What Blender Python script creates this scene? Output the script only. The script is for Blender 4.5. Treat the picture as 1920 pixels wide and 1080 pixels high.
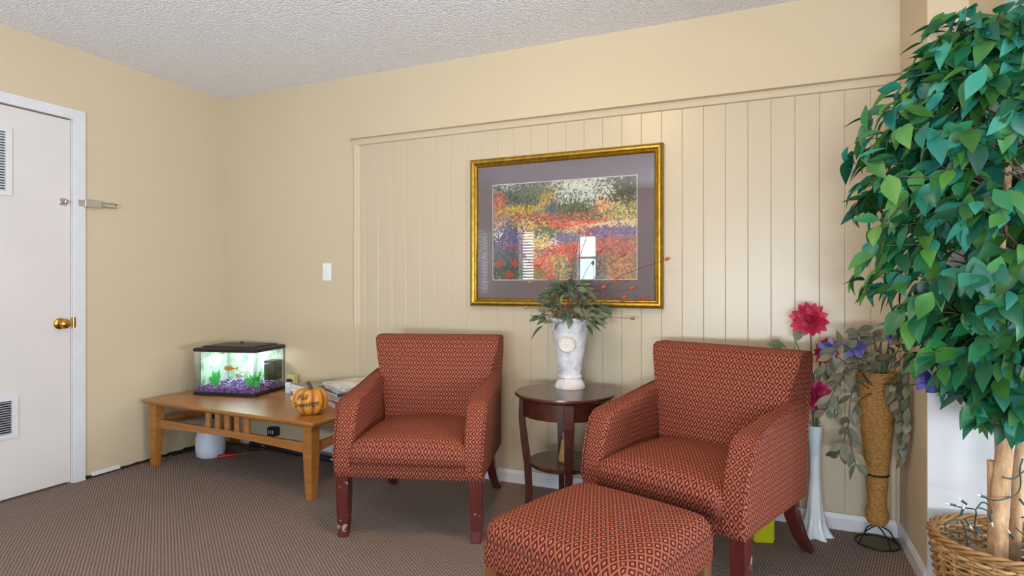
import bpy, bmesh, math, random
import numpy as np
from mathutils import Vector, Matrix, noise as mnoise
for o in list(bpy.data.objects): bpy.data.objects.remove(o)
S = bpy.context.scene
COL = S.collection
random.seed(7); RNG = np.random.default_rng(7)
PI = math.pi

# ------------------------------------------------------------------ camera
FPX, HY = 1110.7, 533.0
YAW = math.atan(480/FPX)
CAM = Vector((3.582, -3.072, 1.115))
FW = Vector((-math.sin(YAW), math.cos(YAW), 0)); RT = Vector((math.cos(YAW), math.sin(YAW), 0))
cd = bpy.data.cameras.new('camera'); cam = bpy.data.objects.new('camera', cd); COL.objects.link(cam)
cam.location = CAM; cam.rotation_euler = (PI/2, 0, YAW)
cd.sensor_width = 36; cd.lens = 36*FPX/1920; cd.shift_y = -7/1920; cd.clip_start = .02
S.camera = cam
def at(px, py, dep):            # a pixel and a distance from the camera plane
    return CAM + (FW + RT*((px-960)/FPX) + Vector((0, 0, (HY-py)/FPX)))*dep

# ------------------------------------------------------------------ world, lights, exposure
w = bpy.data.worlds.new('sky'); S.world = w; w.use_nodes = True
bg = w.node_tree.nodes['Background']; bg.inputs[0].default_value = (.75, .86, 1, 1); bg.inputs[1].default_value = 1.0
S.view_settings.view_transform = 'Standard'; S.view_settings.look = 'None'
S.view_settings.exposure = -0.44; S.view_settings.gamma = 1; S.view_settings.use_curve_mapping = False
def area(name, loc, direction, sx, sy, radiance, col):
    l = bpy.data.lights.new(name, 'AREA'); l.shape = 'RECTANGLE'; l.size = sx; l.size_y = sy
    l.energy = radiance*PI*sx*sy; l.color = col
    o = bpy.data.objects.new(name, l); COL.objects.link(o); o.location = loc
    o.rotation_euler = Vector(direction).to_track_quat('-Z', 'Y').to_euler(); return o
DAY = (.66, .83, 1.0)
# daylight standing in the window openings of the room, the wide front one added
area('daylight_left', (-.16, -3.80, 1.42), (1, 0, 0), 1.22, .84, 16, DAY)
area('daylight_front_a', (1.18, -5.36, 1.50), (0, 1, 0), .28, .62, 22, DAY)
area('daylight_front_b', (.25, -5.36, 1.55), (0, 1, 0), .24, .72, 22, DAY)
area('fill_light_front_c', (3.55, -5.36, 1.30), (0, 1, 0), 1.90, 1.40, 3.2, DAY)  # fill light in an unseen opening added for more daylight
area('daylight_right', (7.16, -2.6, 1.30), (-1, 0, 0), 2.40, 1.50, 9.0, DAY)
# added up-tilted fill lights outside the front and right windows, to brighten the ceiling
area('ceiling_fill_front', (3.55, -5.40, .85), (0, .45, .89), 1.90, .60, 105, (.80, .90, 1))
area('ceiling_fill_right', (7.20, -2.6, .85), (-.80, 0, .60), 2.40, .60, 50, (.80, .90, 1))

# ------------------------------------------------------------------ materials
def srgb(r, g, b):
    f = lambda c: (c/255/12.92 if c/255 <= .04045 else ((c/255+.055)/1.055)**2.4)
    return (f(r), f(g), f(b), 1)
class NT:
    def __init__(s, name):
        s.m = bpy.data.materials.new(name); s.m.use_nodes = True; s.t = s.m.node_tree; s.n = s.t.nodes
        s.b = s.n['Principled BSDF']
    def add(s, typ, **kw):
        n = s.n.new(typ)
        for k, v in kw.items():
            if k in n.inputs.keys() if isinstance(k, str) else False: n.inputs[k].default_value = v
            else: setattr(n, k, v)
        return n
    def link(s, a, b): s.t.links.new(a, b)
    def math(s, op, a, b=None, c=None):
        n = s.n.new('ShaderNodeMath'); n.operation = op
        for i, v in enumerate((a, b, c)):
            if v is None: continue
            if isinstance(v, (int, float)): n.inputs[i].default_value = v
            else: s.link(v, n.inputs[i])
        return n.outputs[0]
    def coords(s, kind='Object', scale=(1, 1, 1), rot=(0, 0, 0)):
        tc = s.n.new('ShaderNodeTexCoord'); mp = s.n.new('ShaderNodeMapping')
        mp.inputs['Scale'].default_value = scale; mp.inputs['Rotation'].default_value = rot
        s.link(tc.outputs[kind], mp.inputs[0]); return mp.outputs[0]
    def noise(s, vec, scale, detail=3, rough=.55):
        n = s.n.new('ShaderNodeTexNoise'); n.inputs['Scale'].default_value = scale
        n.inputs['Detail'].default_value = detail; n.inputs['Roughness'].default_value = rough
        s.link(vec, n.inputs['Vector']); return n.outputs[0]
    def ramp(s, fac, stops, interp='LINEAR'):
        n = s.n.new('ShaderNodeValToRGB'); n.color_ramp.interpolation = interp
        e = n.color_ramp.elements
        while len(e) < len(stops): e.new(.5)
        for el, (p, c) in zip(e, stops): el.position = p; el.color = c
        s.link(fac, n.inputs[0]); return n.outputs[0]
    def mix(s, fac, a, b, blend='MIX'):
        n = s.n.new('ShaderNodeMix'); n.data_type = 'RGBA'; n.blend_type = blend
        for i, v in ((0, fac), (6, a), (7, b)):
            if isinstance(v, (int, float)): n.inputs[i].default_value = v
            elif isinstance(v, tuple): n.inputs[i].default_value = v
            else: s.link(v, n.inputs[i])
        return n.outputs[2]
    def bump(s, h, strength=.3, dist=.01):
        n = s.n.new('ShaderNodeBump'); n.inputs['Strength'].default_value = strength; n.inputs['Distance'].default_value = dist
        s.link(h, n.inputs['Height']); s.link(n.outputs[0], s.b.inputs['Normal'])
    def col(s, c):
        if isinstance(c, tuple): s.b.inputs['Base Color'].default_value = c
        else: s.link(c, s.b.inputs['Base Color'])
    def set(s, **kw):
        for k, v in kw.items(): s.b.inputs[k.replace('_', ' ')].default_value = v
        return s
def plain(name, c, rough=.5, metal=0, var=.12, scale=12, bump=0, bscale=60, **kw):
    t = NT(name); v = t.coords(); n = t.noise(v, scale)
    a = tuple(x*(1-var) for x in c[:3])+(1,); b = tuple(min(1, x*(1+var)) for x in c[:3])+(1,)
    t.col(t.ramp(n, [(.3, a), (.7, b)])); t.set(Roughness=rough, Metallic=metal, **kw)
    if bump: t.bump(t.noise(v, bscale), bump, .004)
    return t.m
M = {}
def wall_paint(name, c, rough):
    t = NT(name); v = t.coords(); n = t.noise(v, 1.5)
    t.col(t.ramp(n, [(.3, tuple(x*.97 for x in c[:3])+(1,)), (.7, c)])); t.set(Roughness=rough)
    t.bump(t.noise(v, 90, 4), .12, .003); return t.m
BEIGE = srgb(203, 186, 157)
M['beige'] = wall_paint('beige_paint', BEIGE, .55)
M['panel'] = wall_paint('beige_gloss_paint', srgb(195, 180, 154), .33)
M['white_wall'] = None
t = NT('white_to_beige_wall'); v = t.coords()
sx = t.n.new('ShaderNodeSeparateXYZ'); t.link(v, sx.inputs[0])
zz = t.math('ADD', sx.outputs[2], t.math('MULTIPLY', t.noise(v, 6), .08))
t.col(t.ramp(t.math('DIVIDE', zz, 3), [(.655, srgb(202, 202, 204)), (.70, BEIGE)])); t.set(Roughness=.6)  # white below, blending to beige above header height
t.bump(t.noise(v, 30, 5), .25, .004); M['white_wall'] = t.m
M['white_trim'] = plain('white_gloss_paint', srgb(214, 213, 216), .35, var=.03)
M['door'] = plain('door_white_paint', srgb(214, 207, 204), .45, var=.03, scale=3)
t = NT('popcorn_ceiling'); v = t.coords(); t.col(srgb(242, 242, 245)); t.set(Roughness=.95)
vo = t.n.new('ShaderNodeTexVoronoi'); vo.inputs['Scale'].default_value = 95; t.link(v, vo.inputs['Vector'])
h = t.math('ADD', t.math('MULTIPLY', vo.outputs['Distance'], -1.2), t.noise(v, 60, 5))
t.bump(h, .55, .012); M['ceiling'] = t.m
# carpet: rows of tan loops on dark ground
t = NT('loop_carpet'); v = t.coords('Object', rot=(0, 0, math.radians(36)))
s2 = t.n.new('ShaderNodeSeparateXYZ'); t.link(v, s2.inputs[0])
wob = t.math('MULTIPLY', t.noise(v, 40, 2), .006)
PR = .0125
row = t.math('DIVIDE', t.math('ADD', s2.outputs[1], wob), PR)
rowi = t.math('FLOOR', row)
along = t.math('ADD', t.math('DIVIDE', s2.outputs[0], .011), t.math('MULTIPLY', rowi, .5))
sr = t.math('SINE', t.math('MULTIPLY', row, 2*PI)); sa = t.math('SINE', t.math('MULTIPLY', along, 2*PI))
hh = t.math('ADD', t.math('MULTIPLY', sr, .17), t.math('MULTIPLY', sa, .26)); hh = t.math('ADD', hh, t.math('MULTIPLY', t.math('SUBTRACT', t.noise(v, 300, 2), .5), 1.1))
hh = t.math('ADD', hh, .5)
big = t.noise(v, 1.3, 2)
c1 = t.ramp(hh, [(.08, srgb(48, 38, 37)), (.42, srgb(112, 93, 84)), (.70, srgb(152, 131, 118)), (.98, srgb(204, 184, 166))])
t.col(t.mix(t.math('MULTIPLY', big, .25), c1, srgb(92, 72, 62))); t.set(Roughness=.95); t.bump(hh, .6, .006); M['carpet'] = t.m
# diamond upholstery, uv in metres
t = NT('diamond_upholstery'); tc = t.n.new('ShaderNodeTexCoord'); s3 = t.n.new('ShaderNodeSeparateXYZ'); t.link(tc.outputs['UV'], s3.inputs[0])
nz = t.noise(tc.outputs['Object'], 30, 2)
p = t.math('DIVIDE', s3.outputs[0], .0290); q = t.math('DIVIDE', s3.outputs[1], .0430)
fa = t.math('ABSOLUTE', t.math('SUBTRACT', t.math('FRACT', t.math('ADD', t.math('ADD', p, q), 100)), .5))
fb = t.math('ABSOLUTE', t.math('SUBTRACT', t.math('FRACT', t.math('ADD', t.math('SUBTRACT', p, q), 100)), .5))
mm = t.math('MULTIPLY', t.math('MAXIMUM', fa, fb), 2)
thr = t.noise(tc.outputs['UV'], 700, 2)
mm2 = t.math('ADD', mm, t.math('MULTIPLY', t.math('SUBTRACT', thr, .5), .10))
pat = t.ramp(mm2, [(0, srgb(150, 58, 38)), (.15, srgb(150, 58, 38)), (.19, srgb(214, 164, 122)), (.29, srgb(206, 152, 112)), (.34, srgb(72, 20, 18)),
                   (.56, srgb(76, 22, 20)), (.64, srgb(112, 38, 30)), (.74, srgb(82, 24, 20)), (.81, srgb(166, 94, 70)), (1, srgb(178, 104, 78))])
t.col(t.mix(1.0, t.mix(t.math('MULTIPLY', nz, .22), pat, srgb(112, 42, 30)), (.78, .72, .72, 1), 'MULTIPLY')); t.set(Roughness=.75); t.b.inputs['Specular IOR Level'].default_value = .2
t.b.inputs['Sheen Weight'].default_value = .0; t.b.inputs['Sheen Roughness'].default_value = .4
t.bump(t.math('ADD', mm, t.math('MULTIPLY', thr, .5)), .15, .002); M['fabric'] = t.m
M['welt'] = plain('dark_welt_cord', srgb(92, 40, 36), .7, var=.3, scale=300)
# woods
def wood(name, ca, cb, rough, sc=(1.2, 14, 14), coat=.2, wear=0):
    t = NT(name); v = t.coords(scale=sc); n = t.noise(v, 3, 5, .6); c = t.ramp(n, [(.25, ca), (.75, cb)])
    if wear:
        v2 = t.coords(); k = t.ramp(t.noise(v2, 26, 4), [(.63, (0, 0, 0, 1)), (.66, (wear, wear, wear, 1))]); c = t.mix(k, c, srgb(170, 165, 165))
    t.col(c); t.set(Roughness=rough); t.b.inputs['Coat Weight'].default_value = coat; t.b.inputs['Coat Roughness'].default_value = .2
    return t.m
M['oak'] = wood('honey_oak', srgb(140, 86, 36), srgb(176, 118, 56), .35)
M['leg'] = wood('red_mahogany_legs', srgb(70, 22, 20), srgb(98, 34, 28), .3, (6, 6, 2), .4, .7)
M['cherry'] = wood('dark_cherry', srgb(54, 22, 15), srgb(80, 36, 24), .26, (2, 10, 10), .3)
M['ott_leg'] = wood('worn_brown_leg', srgb(96, 56, 30), srgb(128, 80, 44), .4, (6, 6, 2), .2)
M['gold'] = plain('antique_gold', srgb(176, 140, 52), .32, .85, .25, 40)
M['mat'] = plain('mauve_mat_board', srgb(104, 92, 98), .85, var=.05)
M['matline'] = plain('cream_mat_bevel', srgb(214, 200, 190), .8)
M['brass'] = plain('polished_brass', srgb(196, 150, 62), .18, 1, .1)
M['chrome'] = plain('chrome', srgb(205, 205, 208), .18, 1, .05)
M['black'] = plain('black_plastic', srgb(26, 24, 27), .4, var=.2)
M['dark'] = plain('dark_gap', srgb(30, 26, 26), .9, var=.4, scale=40)
M['pipe'] = plain('black_pipe', srgb(30, 32, 44), .3, var=.15)
M['white_plastic'] = plain('white_plastic', srgb(232, 234, 236), .4, var=.02)
M['jug'] = plain('milky_plastic', srgb(206, 214, 230), .35, var=.05, Subsurface_Weight=.15)
M['red'] = plain('red_handle', srgb(178, 40, 36), .4)
M['yellow'] = plain('neon_yellow_plastic', srgb(204, 206, 30), .35, var=.08)
def glassy(name, tint=(1, 1, 1, 1), refl=.9, ior=1.5):
    t = NT(name); t.n.remove(t.b)
    tr = t.n.new('ShaderNodeBsdfTransparent'); tr.inputs[0].default_value = tint
    gl = t.n.new('ShaderNodeBsdfGlossy'); gl.inputs['Roughness'].default_value = .01; gl.inputs[0].default_value = (refl, refl, refl, 1)
    lw = t.n.new('ShaderNodeLayerWeight'); f0 = ((ior-1)/(ior+1))**2
    fr = t.math('ADD', t.math('MULTIPLY', t.math('POWER', lw.outputs['Facing'], 5), 1-f0), f0)
    mx = t.n.new('ShaderNodeMixShader'); t.link(fr, mx.inputs[0]); t.link(tr.outputs[0], mx.inputs[1]); t.link(gl.outputs[0], mx.inputs[2])
    t.link(mx.outputs[0], t.n['Material Output'].inputs[0]); return t.m
M['glass'] = glassy('clear_glass')
M['water'] = glassy('tank_water', (.90, .97, .95, 1), 1, 1.2)
def leafmat(name, stops, rough=.45, trans=.25):
    t = NT(name); oi = t.n.new('ShaderNodeObjectInfo'); ge = t.n.new('ShaderNodeNewGeometry')
    f = t.math('FRACT', t.math('ADD', oi.outputs['Random'], t.math('MULTIPLY', ge.outputs['Random Per Island'], .997)))
    c = t.ramp(f, stops); v = t.coords(); n = t.noise(v, 35, 2)
    c = t.mix(t.math('MULTIPLY', n, .25), c, t.mix(.75, c, (0, 0, 0, 1)))
    t.col(c); t.set(Roughness=rough)
    tl = t.n.new('ShaderNodeBsdfTranslucent'); t.link(c, tl.inputs[0]); mx = t.n.new('ShaderNodeMixShader'); mx.inputs[0].default_value = trans
    t.link(t.b.outputs[0], mx.inputs[1]); t.link(tl.outputs[0], mx.inputs[2]); t.link(mx.outputs[0], t.n['Material Output'].inputs[0]); return t.m
M['ficus'] = leafmat('ficus_silk_leaf', [(0, srgb(22, 66, 36)), (.15, srgb(78, 140, 54)), (.30, srgb(18, 76, 54)), (.45, srgb(40, 132, 80)), (.60, srgb(92, 148, 62)), (.72, srgb(18, 96, 84)), (.86, srgb(70, 168, 146)), (1, srgb(36, 96, 56))])
M['ivy'] = leafmat('dusty_green_leaf', [(0, srgb(84, 104, 80)), (.3, srgb(124, 140, 110)), (.6, srgb(96, 118, 94)), (.85, srgb(156, 160, 124)), (1, srgb(84, 110, 88))])
M['sage'] = leafmat('sage_eucalyptus_leaf', [(0, srgb(90, 96, 72)), (.25, srgb(132, 130, 104)), (.5, srgb(76, 86, 66)), (.7, srgb(160, 150, 122)), (.85, srgb(112, 120, 104)), (1, srgb(122, 104, 74))])
M['dahlia'] = leafmat('crimson_silk_petal', [(0, srgb(196, 36, 72)), (.4, srgb(236, 84, 116)), (.7, srgb(214, 50, 88)), (1, srgb(246, 120, 146))], .5, .3)
M['magenta'] = leafmat('magenta_silk_petal', [(0, srgb(196, 40, 112)), (.4, srgb(240, 84, 156)), (.7, srgb(214, 50, 126)), (1, srgb(246, 120, 180))], .5, .3)
M['iris'] = leafmat('blue_violet_petal', [(0, srgb(72, 70, 170)), (.5, srgb(120, 122, 204)), (.8, srgb(60, 52, 140)), (1, srgb(150, 150, 214))], .5, .3)
M['stem'] = plain('green_stem', srgb(58, 98, 50), .5)
M['twig'] = plain('brown_twig', srgb(98, 72, 56), .8, var=.25)
M['pod'] = plain('orange_red_pod', srgb(196, 78, 44), .6, var=.25)
M['straw'] = plain('dry_straw', srgb(150, 118, 84), .85, var=.3)
t = NT('ficus_bark'); v = t.coords(scale=(1, 1, .35)); n = t.noise(v, 30, 6, .7)
t.col(t.ramp(n, [(.25, srgb(120, 84, 56)), (.5, srgb(186, 146, 106)), (.75, srgb(216, 190, 156))])); t.set(Roughness=.85); t.bump(n, .5, .006); M['bark'] = t.m
t = NT('wicker'); ge = t.n.new('ShaderNodeNewGeometry'); v = t.coords(); n = t.noise(v, 45, 3)
t.col(t.ramp(t.math('ADD', t.math('MULTIPLY', ge.outputs['Random Per Island'], .6), t.math('MULTIPLY', n, .4)), [(.15, srgb(120, 84, 48)), (.5, srgb(164, 122, 72)), (.9, srgb(196, 156, 104))])); t.set(Roughness=.6); M['wicker'] = t.m
M['seagrass'] = plain('golden_seagrass', srgb(168, 122, 62), .7, var=.4, scale=120, bump=.4, bscale=350)
M['iron'] = plain('dark_iron', srgb(48, 44, 34), .5, .6)
M['iron_disc'] = plain('olive_metal_disc', srgb(96, 88, 58), .55, .3)
M['rock'] = plain('river_stone', srgb(132, 108, 88), .7, var=.35, scale=25)
M['lightcord'] = plain('green_light_cord', srgb(28, 66, 62), .45)
M['bulb'] = plain('clear_mini_bulb', srgb(210, 214, 205), .15)
t = NT('weathered_urn'); v = t.coords(); n = t.noise(v, 14, 5, .65); n2 = t.noise(v, 9, 3)
c = t.ramp(n, [(.3, srgb(158, 156, 164)), (.5, srgb(206, 204, 206)), (.7, srgb(226, 224, 222))]); c = t.mix(t.ramp(n2, [(.52, (0, 0, 0, 1)), (.68, (.5, .5, .5, 1))]), c, srgb(196, 160, 142))
t.col(c); t.set(Roughness=.75); t.bump(n, .3, .004); M['urn'] = t.m
M['frost'] = plain('frosted_white_glass', srgb(226, 232, 236), .15, var=.03, Subsurface_Weight=.2)
M['figurine'] = plain('tan_figurine', srgb(176, 136, 84), .6, var=.25, scale=40)

# ------------------------------------------------------------------ mesh helpers
def tag(o, label=None, cat=None, group=None, kind=None):
    if label: o['label'] = label
    if cat: o['category'] = cat
    if group: o['group'] = group
    if kind: o['kind'] = kind
    return o
def thing(name, label, cat, loc=(0, 0, 0), rz=0, group=None):
    o = bpy.data.objects.new(name, None); COL.objects.link(o); o.location = loc; o.rotation_euler = (0, 0, rz); o.empty_display_size = .05
    return tag(o, label, cat, group)
def link(name, me, parent=None, loc=None):
    o = bpy.data.objects.new(name, me); COL.objects.link(o)
    if parent is not None: o.parent = parent
    if loc is not None: o.location = loc
    return o
class MB:
    def __init__(s): s.v = []; s.f = []; s.uv = None
    def add(s, vs, fs):
        k = len(s.v); s.v += [tuple(x) for x in vs]; s.f += [tuple(i+k for i in f) for f in fs]; return s
    def box(s, x0, x1, y0, y1, z0, z1):
        return s.add([(x0, y0, z0), (x1, y0, z0), (x1, y1, z0), (x0, y1, z0), (x0, y0, z1), (x1, y0, z1), (x1, y1, z1), (x0, y1, z1)],
                     [(3, 2, 1, 0), (4, 5, 6, 7), (0, 1, 5, 4), (1, 2, 6, 5), (2, 3, 7, 6), (3, 0, 4, 7)])
    def rings(s, rs, closed=False, caps=True):
        n = len(rs[0]); vs = [p for r in rs for p in r]; fs = []
        m = len(rs)
        for i in range(m if closed else m-1):
            for j in range(n):
                a = i*n+j; b = i*n+(j+1) % n; c = ((i+1) % m)*n+(j+1) % n; d = ((i+1) % m)*n+j
                fs.append((a, b, c, d))
        if caps and not closed: fs += [tuple(range(n-1, -1, -1)), tuple((m-1)*n+j for j in range(n))]
        return s.add(vs, fs)
    def lathe(s, prof, n=32, c=(0, 0, 0), caps=True):
        return s.rings([[(c[0]+r*math.cos(2*PI*j/n), c[1]+r*math.sin(2*PI*j/n), c[2]+z) for j in range(n)] for r, z in prof], caps=caps)
    def tube(s, pts, r, n=8, closed=False, caps=True):
        pts = [Vector(p) for p in pts]; m = len(pts); rs = []
        up = None
        for i, p in enumerate(pts):
            a = pts[(i-1) % m] if (i > 0 or closed) else p; b = pts[(i+1) % m] if (i < m-1 or closed) else p
            d = (b-a).normalized()
            if up is None: up = Vector((0, 0, 1)) if abs(d.z) < .9 else Vector((1, 0, 0))
            x = d.cross(up).normalized()
            if x.length < .5: x = d.orthogonal().normalized()
            up = x.cross(d).normalized()
            rr = r[i] if isinstance(r, (list, tuple)) else r
            rs.append([p+(x*math.cos(2*PI*j/n)+up*math.sin(2*PI*j/n))*rr for j in range(n)])
        return s.rings(rs, closed, caps)
    def extrude(s, poly, axis, a, b):     # poly 2d, extruded along axis
        def P(q, t): return {'x': (t, q[0], q[1]), 'y': (q[0], t, q[1]), 'z': (q[0], q[1], t)}[axis]
        return s.rings([[P(q, a) for q in poly], [P(q, b) for q in poly]])
    def mesh(s, name, mat, smooth=False, bevel=0, seg=2, uvf=None, offset=None):
        bm = bmesh.new()
        vs = [bm.verts.new(v) for v in s.v]
        for f in s.f:
            try: bm.faces.new([vs[i] for i in f])
            except ValueError: pass
        bmesh.ops.recalc_face_normals(bm, faces=bm.faces)
        if bevel:
            eds = [e for e in bm.edges if len(e.link_faces) == 2 and e.calc_face_angle(0) > math.radians(25)]
            bmesh.ops.bevel(bm, geom=eds, offset=bevel, segments=seg, affect='EDGES', profile=.5, clamp_overlap=True)
        if uvf:
            L = bm.loops.layers.uv.new('UVMap'); bm.normal_update()
            for f in bm.faces:
                nn = f.normal
                for l in f.loops: l[L].uv = uvf(l.vert.co, nn)
        if offset is not None: bmesh.ops.translate(bm, verts=bm.verts, vec=-Vector(offset))
        me = bpy.data.meshes.new(name); bm.to_mesh(me); bm.free(); me.materials.append(mat if not isinstance(mat, str) else M[mat])
        if smooth:
            me.polygons.foreach_set('use_smooth', [True]*len(me.polygons))
            if smooth != 'all':
                try: me.set_sharp_from_angle(angle=math.radians(smooth if not isinstance(smooth, bool) else 40))
                except Exception: pass
        return me
    def build(s, name, mat, parent=None, smooth=False, bevel=0, seg=2, uvf=None, offset=None):
        return link(name, s.mesh(name, mat, smooth, bevel, seg, uvf, offset), parent)
def struct(name, mb, mat, parent=None, **kw):
    o = mb.build(name, mat, parent, **kw)
    if parent is None: o['kind'] = 'structure'
    return o
def bez(pts, n=24):             # smooth curve through points (Catmull-Rom)
    P = [Vector(p) for p in pts]; P = [P[0]*2-P[1]]+P+[P[-1]*2-P[-2]]; out = []
    seg = len(P)-3; per = max(2, n//seg)
    for i in range(seg):
        a, b, c, d = P[i:i+4]
        for k in range(per):
            t = k/per; out.append(.5*((2*b)+(c-a)*t+(2*a-5*b+4*c-d)*t*t+(3*b-a-3*c+d)*t**3))
    out.append(P[-2]); return out
# a leaf: base at origin, along +y, faces +z
def leaf_geo(L, W, fold=.25, curl=.2, widest=.4, tip=1.0, n=6):
    vs = []; fs = []
    for i in range(n+1):
        t = i/n
        wd = W*.5*(math.sin(PI*min(1, t/(2*widest)) if t < widest else PI/2+PI/2*((t-widest)/(1-widest))**tip))
        if i == 0: wd = W*.03
        if i == n: wd = W*.01
        z = -curl*L*t*t
        vs += [(-wd, L*t, z+fold*wd), (0, L*t, z), (wd, L*t, z+fold*wd)]
    for i in range(n):
        a = i*3; fs += [(a, a+1, a+4, a+3), (a+1, a+2, a+5, a+4)]
    return vs, fs
def leaf_mesh(name, mat, *a, **k):
    v, f = leaf_geo(*a, **k); return MB().add(v, f).mesh(name, mat, smooth='all')
def basis(direction, roll=0, up=Vector((0, 0, 1))):      # y along direction, z near up
    y = Vector(direction).normalized(); x = y.cross(up)
    if x.length < 1e-3: x = y.orthogonal()
    x.normalize(); z = x.cross(y); m = Matrix((x, y, z)).transposed().to_4x4()
    return m @ Matrix.Rotation(roll, 4, 'Y')
def put(me, name, parent, pos, direction, sc=1, roll=0, up=Vector((0, 0, 1))):
    o = link(name, me, parent); o.matrix_local = Matrix.Translation(pos) @ basis(direction, roll, up) @ Matrix.Scale(sc, 4); return o
def rnd(a, b): return random.uniform(a, b)

# ------------------------------------------------------------------ the room
H = 2.44; XR = 4.115; YS = -.486; XH = 4.239; YF = -5.2; XE = 7.0
def sheet_wall(mb, axis, c0, c1, u0, u1, z0, z1, holes):
    """wall slab between c0..c1 on one axis, u0..u1 on the other, with rectangular holes (ua,ub,za,zb)"""
    def B(ua, ub, za, zb):
        if ub-ua < 1e-4 or zb-za < 1e-4: return
        if axis == 'x': mb.box(c0, c1, ua, ub, za, zb)
        else: mb.box(ua, ub, c0, c1, za, zb)
    cur = u0
    for (ua, ub, za, zb) in sorted(holes):
        B(cur, ua, z0, z1); B(ua, ub, z0, za); B(ua, ub, zb, z1); cur = ub
    B(cur, u1, z0, z1); return mb
struct('floor', MB().box(-.1, XE+.1, YF-.1, .1, -.08, 0), 'carpet')
struct('ceiling', MB().box(-.1, XE+.1, YF-.1, .1, H, H+.08), 'ceiling')
DY0, DY1, DZ = -1.762, -1.002, 2.039
WL = (-4.42, -3.18, 1.0, 1.84)
struct('wall_left', sheet_wall(MB(), 'x', -.1, 0, YF, .1, 0, H, [(DY0, DY1, 0, DZ), WL]), 'beige')
WA = (1.04, 1.32, 1.19, 1.81); WB = (.13, .37, 1.19, 1.92); WC = (2.6, 4.5, .60, 2.0)  # the widest opening is unseen, added to let in more daylight
struct('wall_front', sheet_wall(MB(), 'y', YF-.1, YF, -.1, XE+.1, 0, H, [WA, WB, WC]), 'beige')
WR = (-3.8, -1.4, .55, 2.05)
struct('wall_far_right', sheet_wall(MB(), 'x', XE, XE+.1, YF, YS, 0, H, [WR]), 'beige')
# back wall: plaster around a recessed field of boards
PX0, PX1, PZ = 1.161, 4.100, 2.034
wb = MB().box(0, PX0, -.002, .1, 0, H).box(PX0, XR+.02, -.002, .1, PZ, H).box(PX1, XR+.02, -.002, .1, 0, PZ).box(PX0, PX1, .016, .1, 0, PZ)
wall_back = struct('wall_back', wb, 'beige')
bx0 = 1.2395-.1025*1; edges = [bx0+.10245*i for i in range(0, 30)]; edges[0] = PX0
edges = [e for e in edges if e < PX1-.02]+[PX1]
for a, b in zip(edges[:-1], edges[1:]):
    g = .0004; c = .0026
    poly = [(a+g, .016), (a+g, .0054), (a+g+c, .004), (b-g-c, .004), (b-g, .0054), (b-g, .016)]
    MB().extrude(poly, 'z', .0, PZ).build('wall_board', 'panel', wall_back)
# moulding round the field: cove under the plaster and two side beads
mould = [(-.042, PZ+.006), (-.043, PZ), (-.022, PZ-.004), (-.016, PZ-.014), (-.008, PZ-.034), (.004, PZ-.038), (.004, PZ+.005)]
struct('trim_panel_top', MB().extrude(mould, 'x', PX0-.006, XR-.001), 'beige')
def side_bead(x, s):
    return [(x, .004), (x, -.012), (x+s*.010, -.014), (x+s*.016, -.006), (x+s*.030, -.004), (x+s*.036, .004)]
struct('trim_panel_left', MB().extrude(side_bead(PX0, 1), 'z', .0, PZ-.03), 'beige')
struct('trim_panel_right', MB().extrude(side_bead(XR-.002, -1), 'z', .0, PZ-.03), 'beige')
# return wall at the right, white wall beyond and the header over the opening
struct('wall_right', MB().box(XR, XR+.12, YS, .1, 0, H), 'beige')
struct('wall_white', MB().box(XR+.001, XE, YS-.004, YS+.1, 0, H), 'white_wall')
struct('wall_header', MB().box(XH, XH+.75, YF, YS-.004, 1.972, H), 'beige')
struct('ceiling_soffit', MB().box(XH+.001, XH+.75, YF, YS-.004, 1.967, 1.972), 'white_trim')
# baseboards
def base_prof(o, s): return [(o, 0), (o+s*.012, 0), (o+s*.012, .052), (o+s*.008, .062), (o+s*.004, .072), (o, .072)]
struct('baseboard_back', MB().extrude([(y, z) for y, z in base_prof(-.002, -1)], 'x', .30, XR-.0005), 'white_trim')
struct('baseboard_right', MB().extrude([(x, z) for x, z in base_prof(XR, -1)], 'y', YS, -.014), 'white_trim')
# rough unfinished foot of the left wall: dark gap with chips of plaster
mb = MB(); ys = np.linspace(-.93, -.02, 40); top = [.012+.016*abs(mnoise.noise((y*9, 0, 0)))+.006*random.random() for y in ys]
mb.rings([[(0, y, 0), (.005, y, 0), (.004, y, tz), (0, y, tz)] for y, tz in zip(ys, top)]); struct('trim_floor_gap_left', mb, 'dark')
mb = MB(); ys = np.linspace(-.90, -.74, 9)
mb.rings([[(0, y, .012), (.012, y, .010), (.010, y, .022+.006*random.random()), (0, y, .03)] for y in ys]); struct('trim_plaster_chip', mb, 'white_trim')
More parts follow.
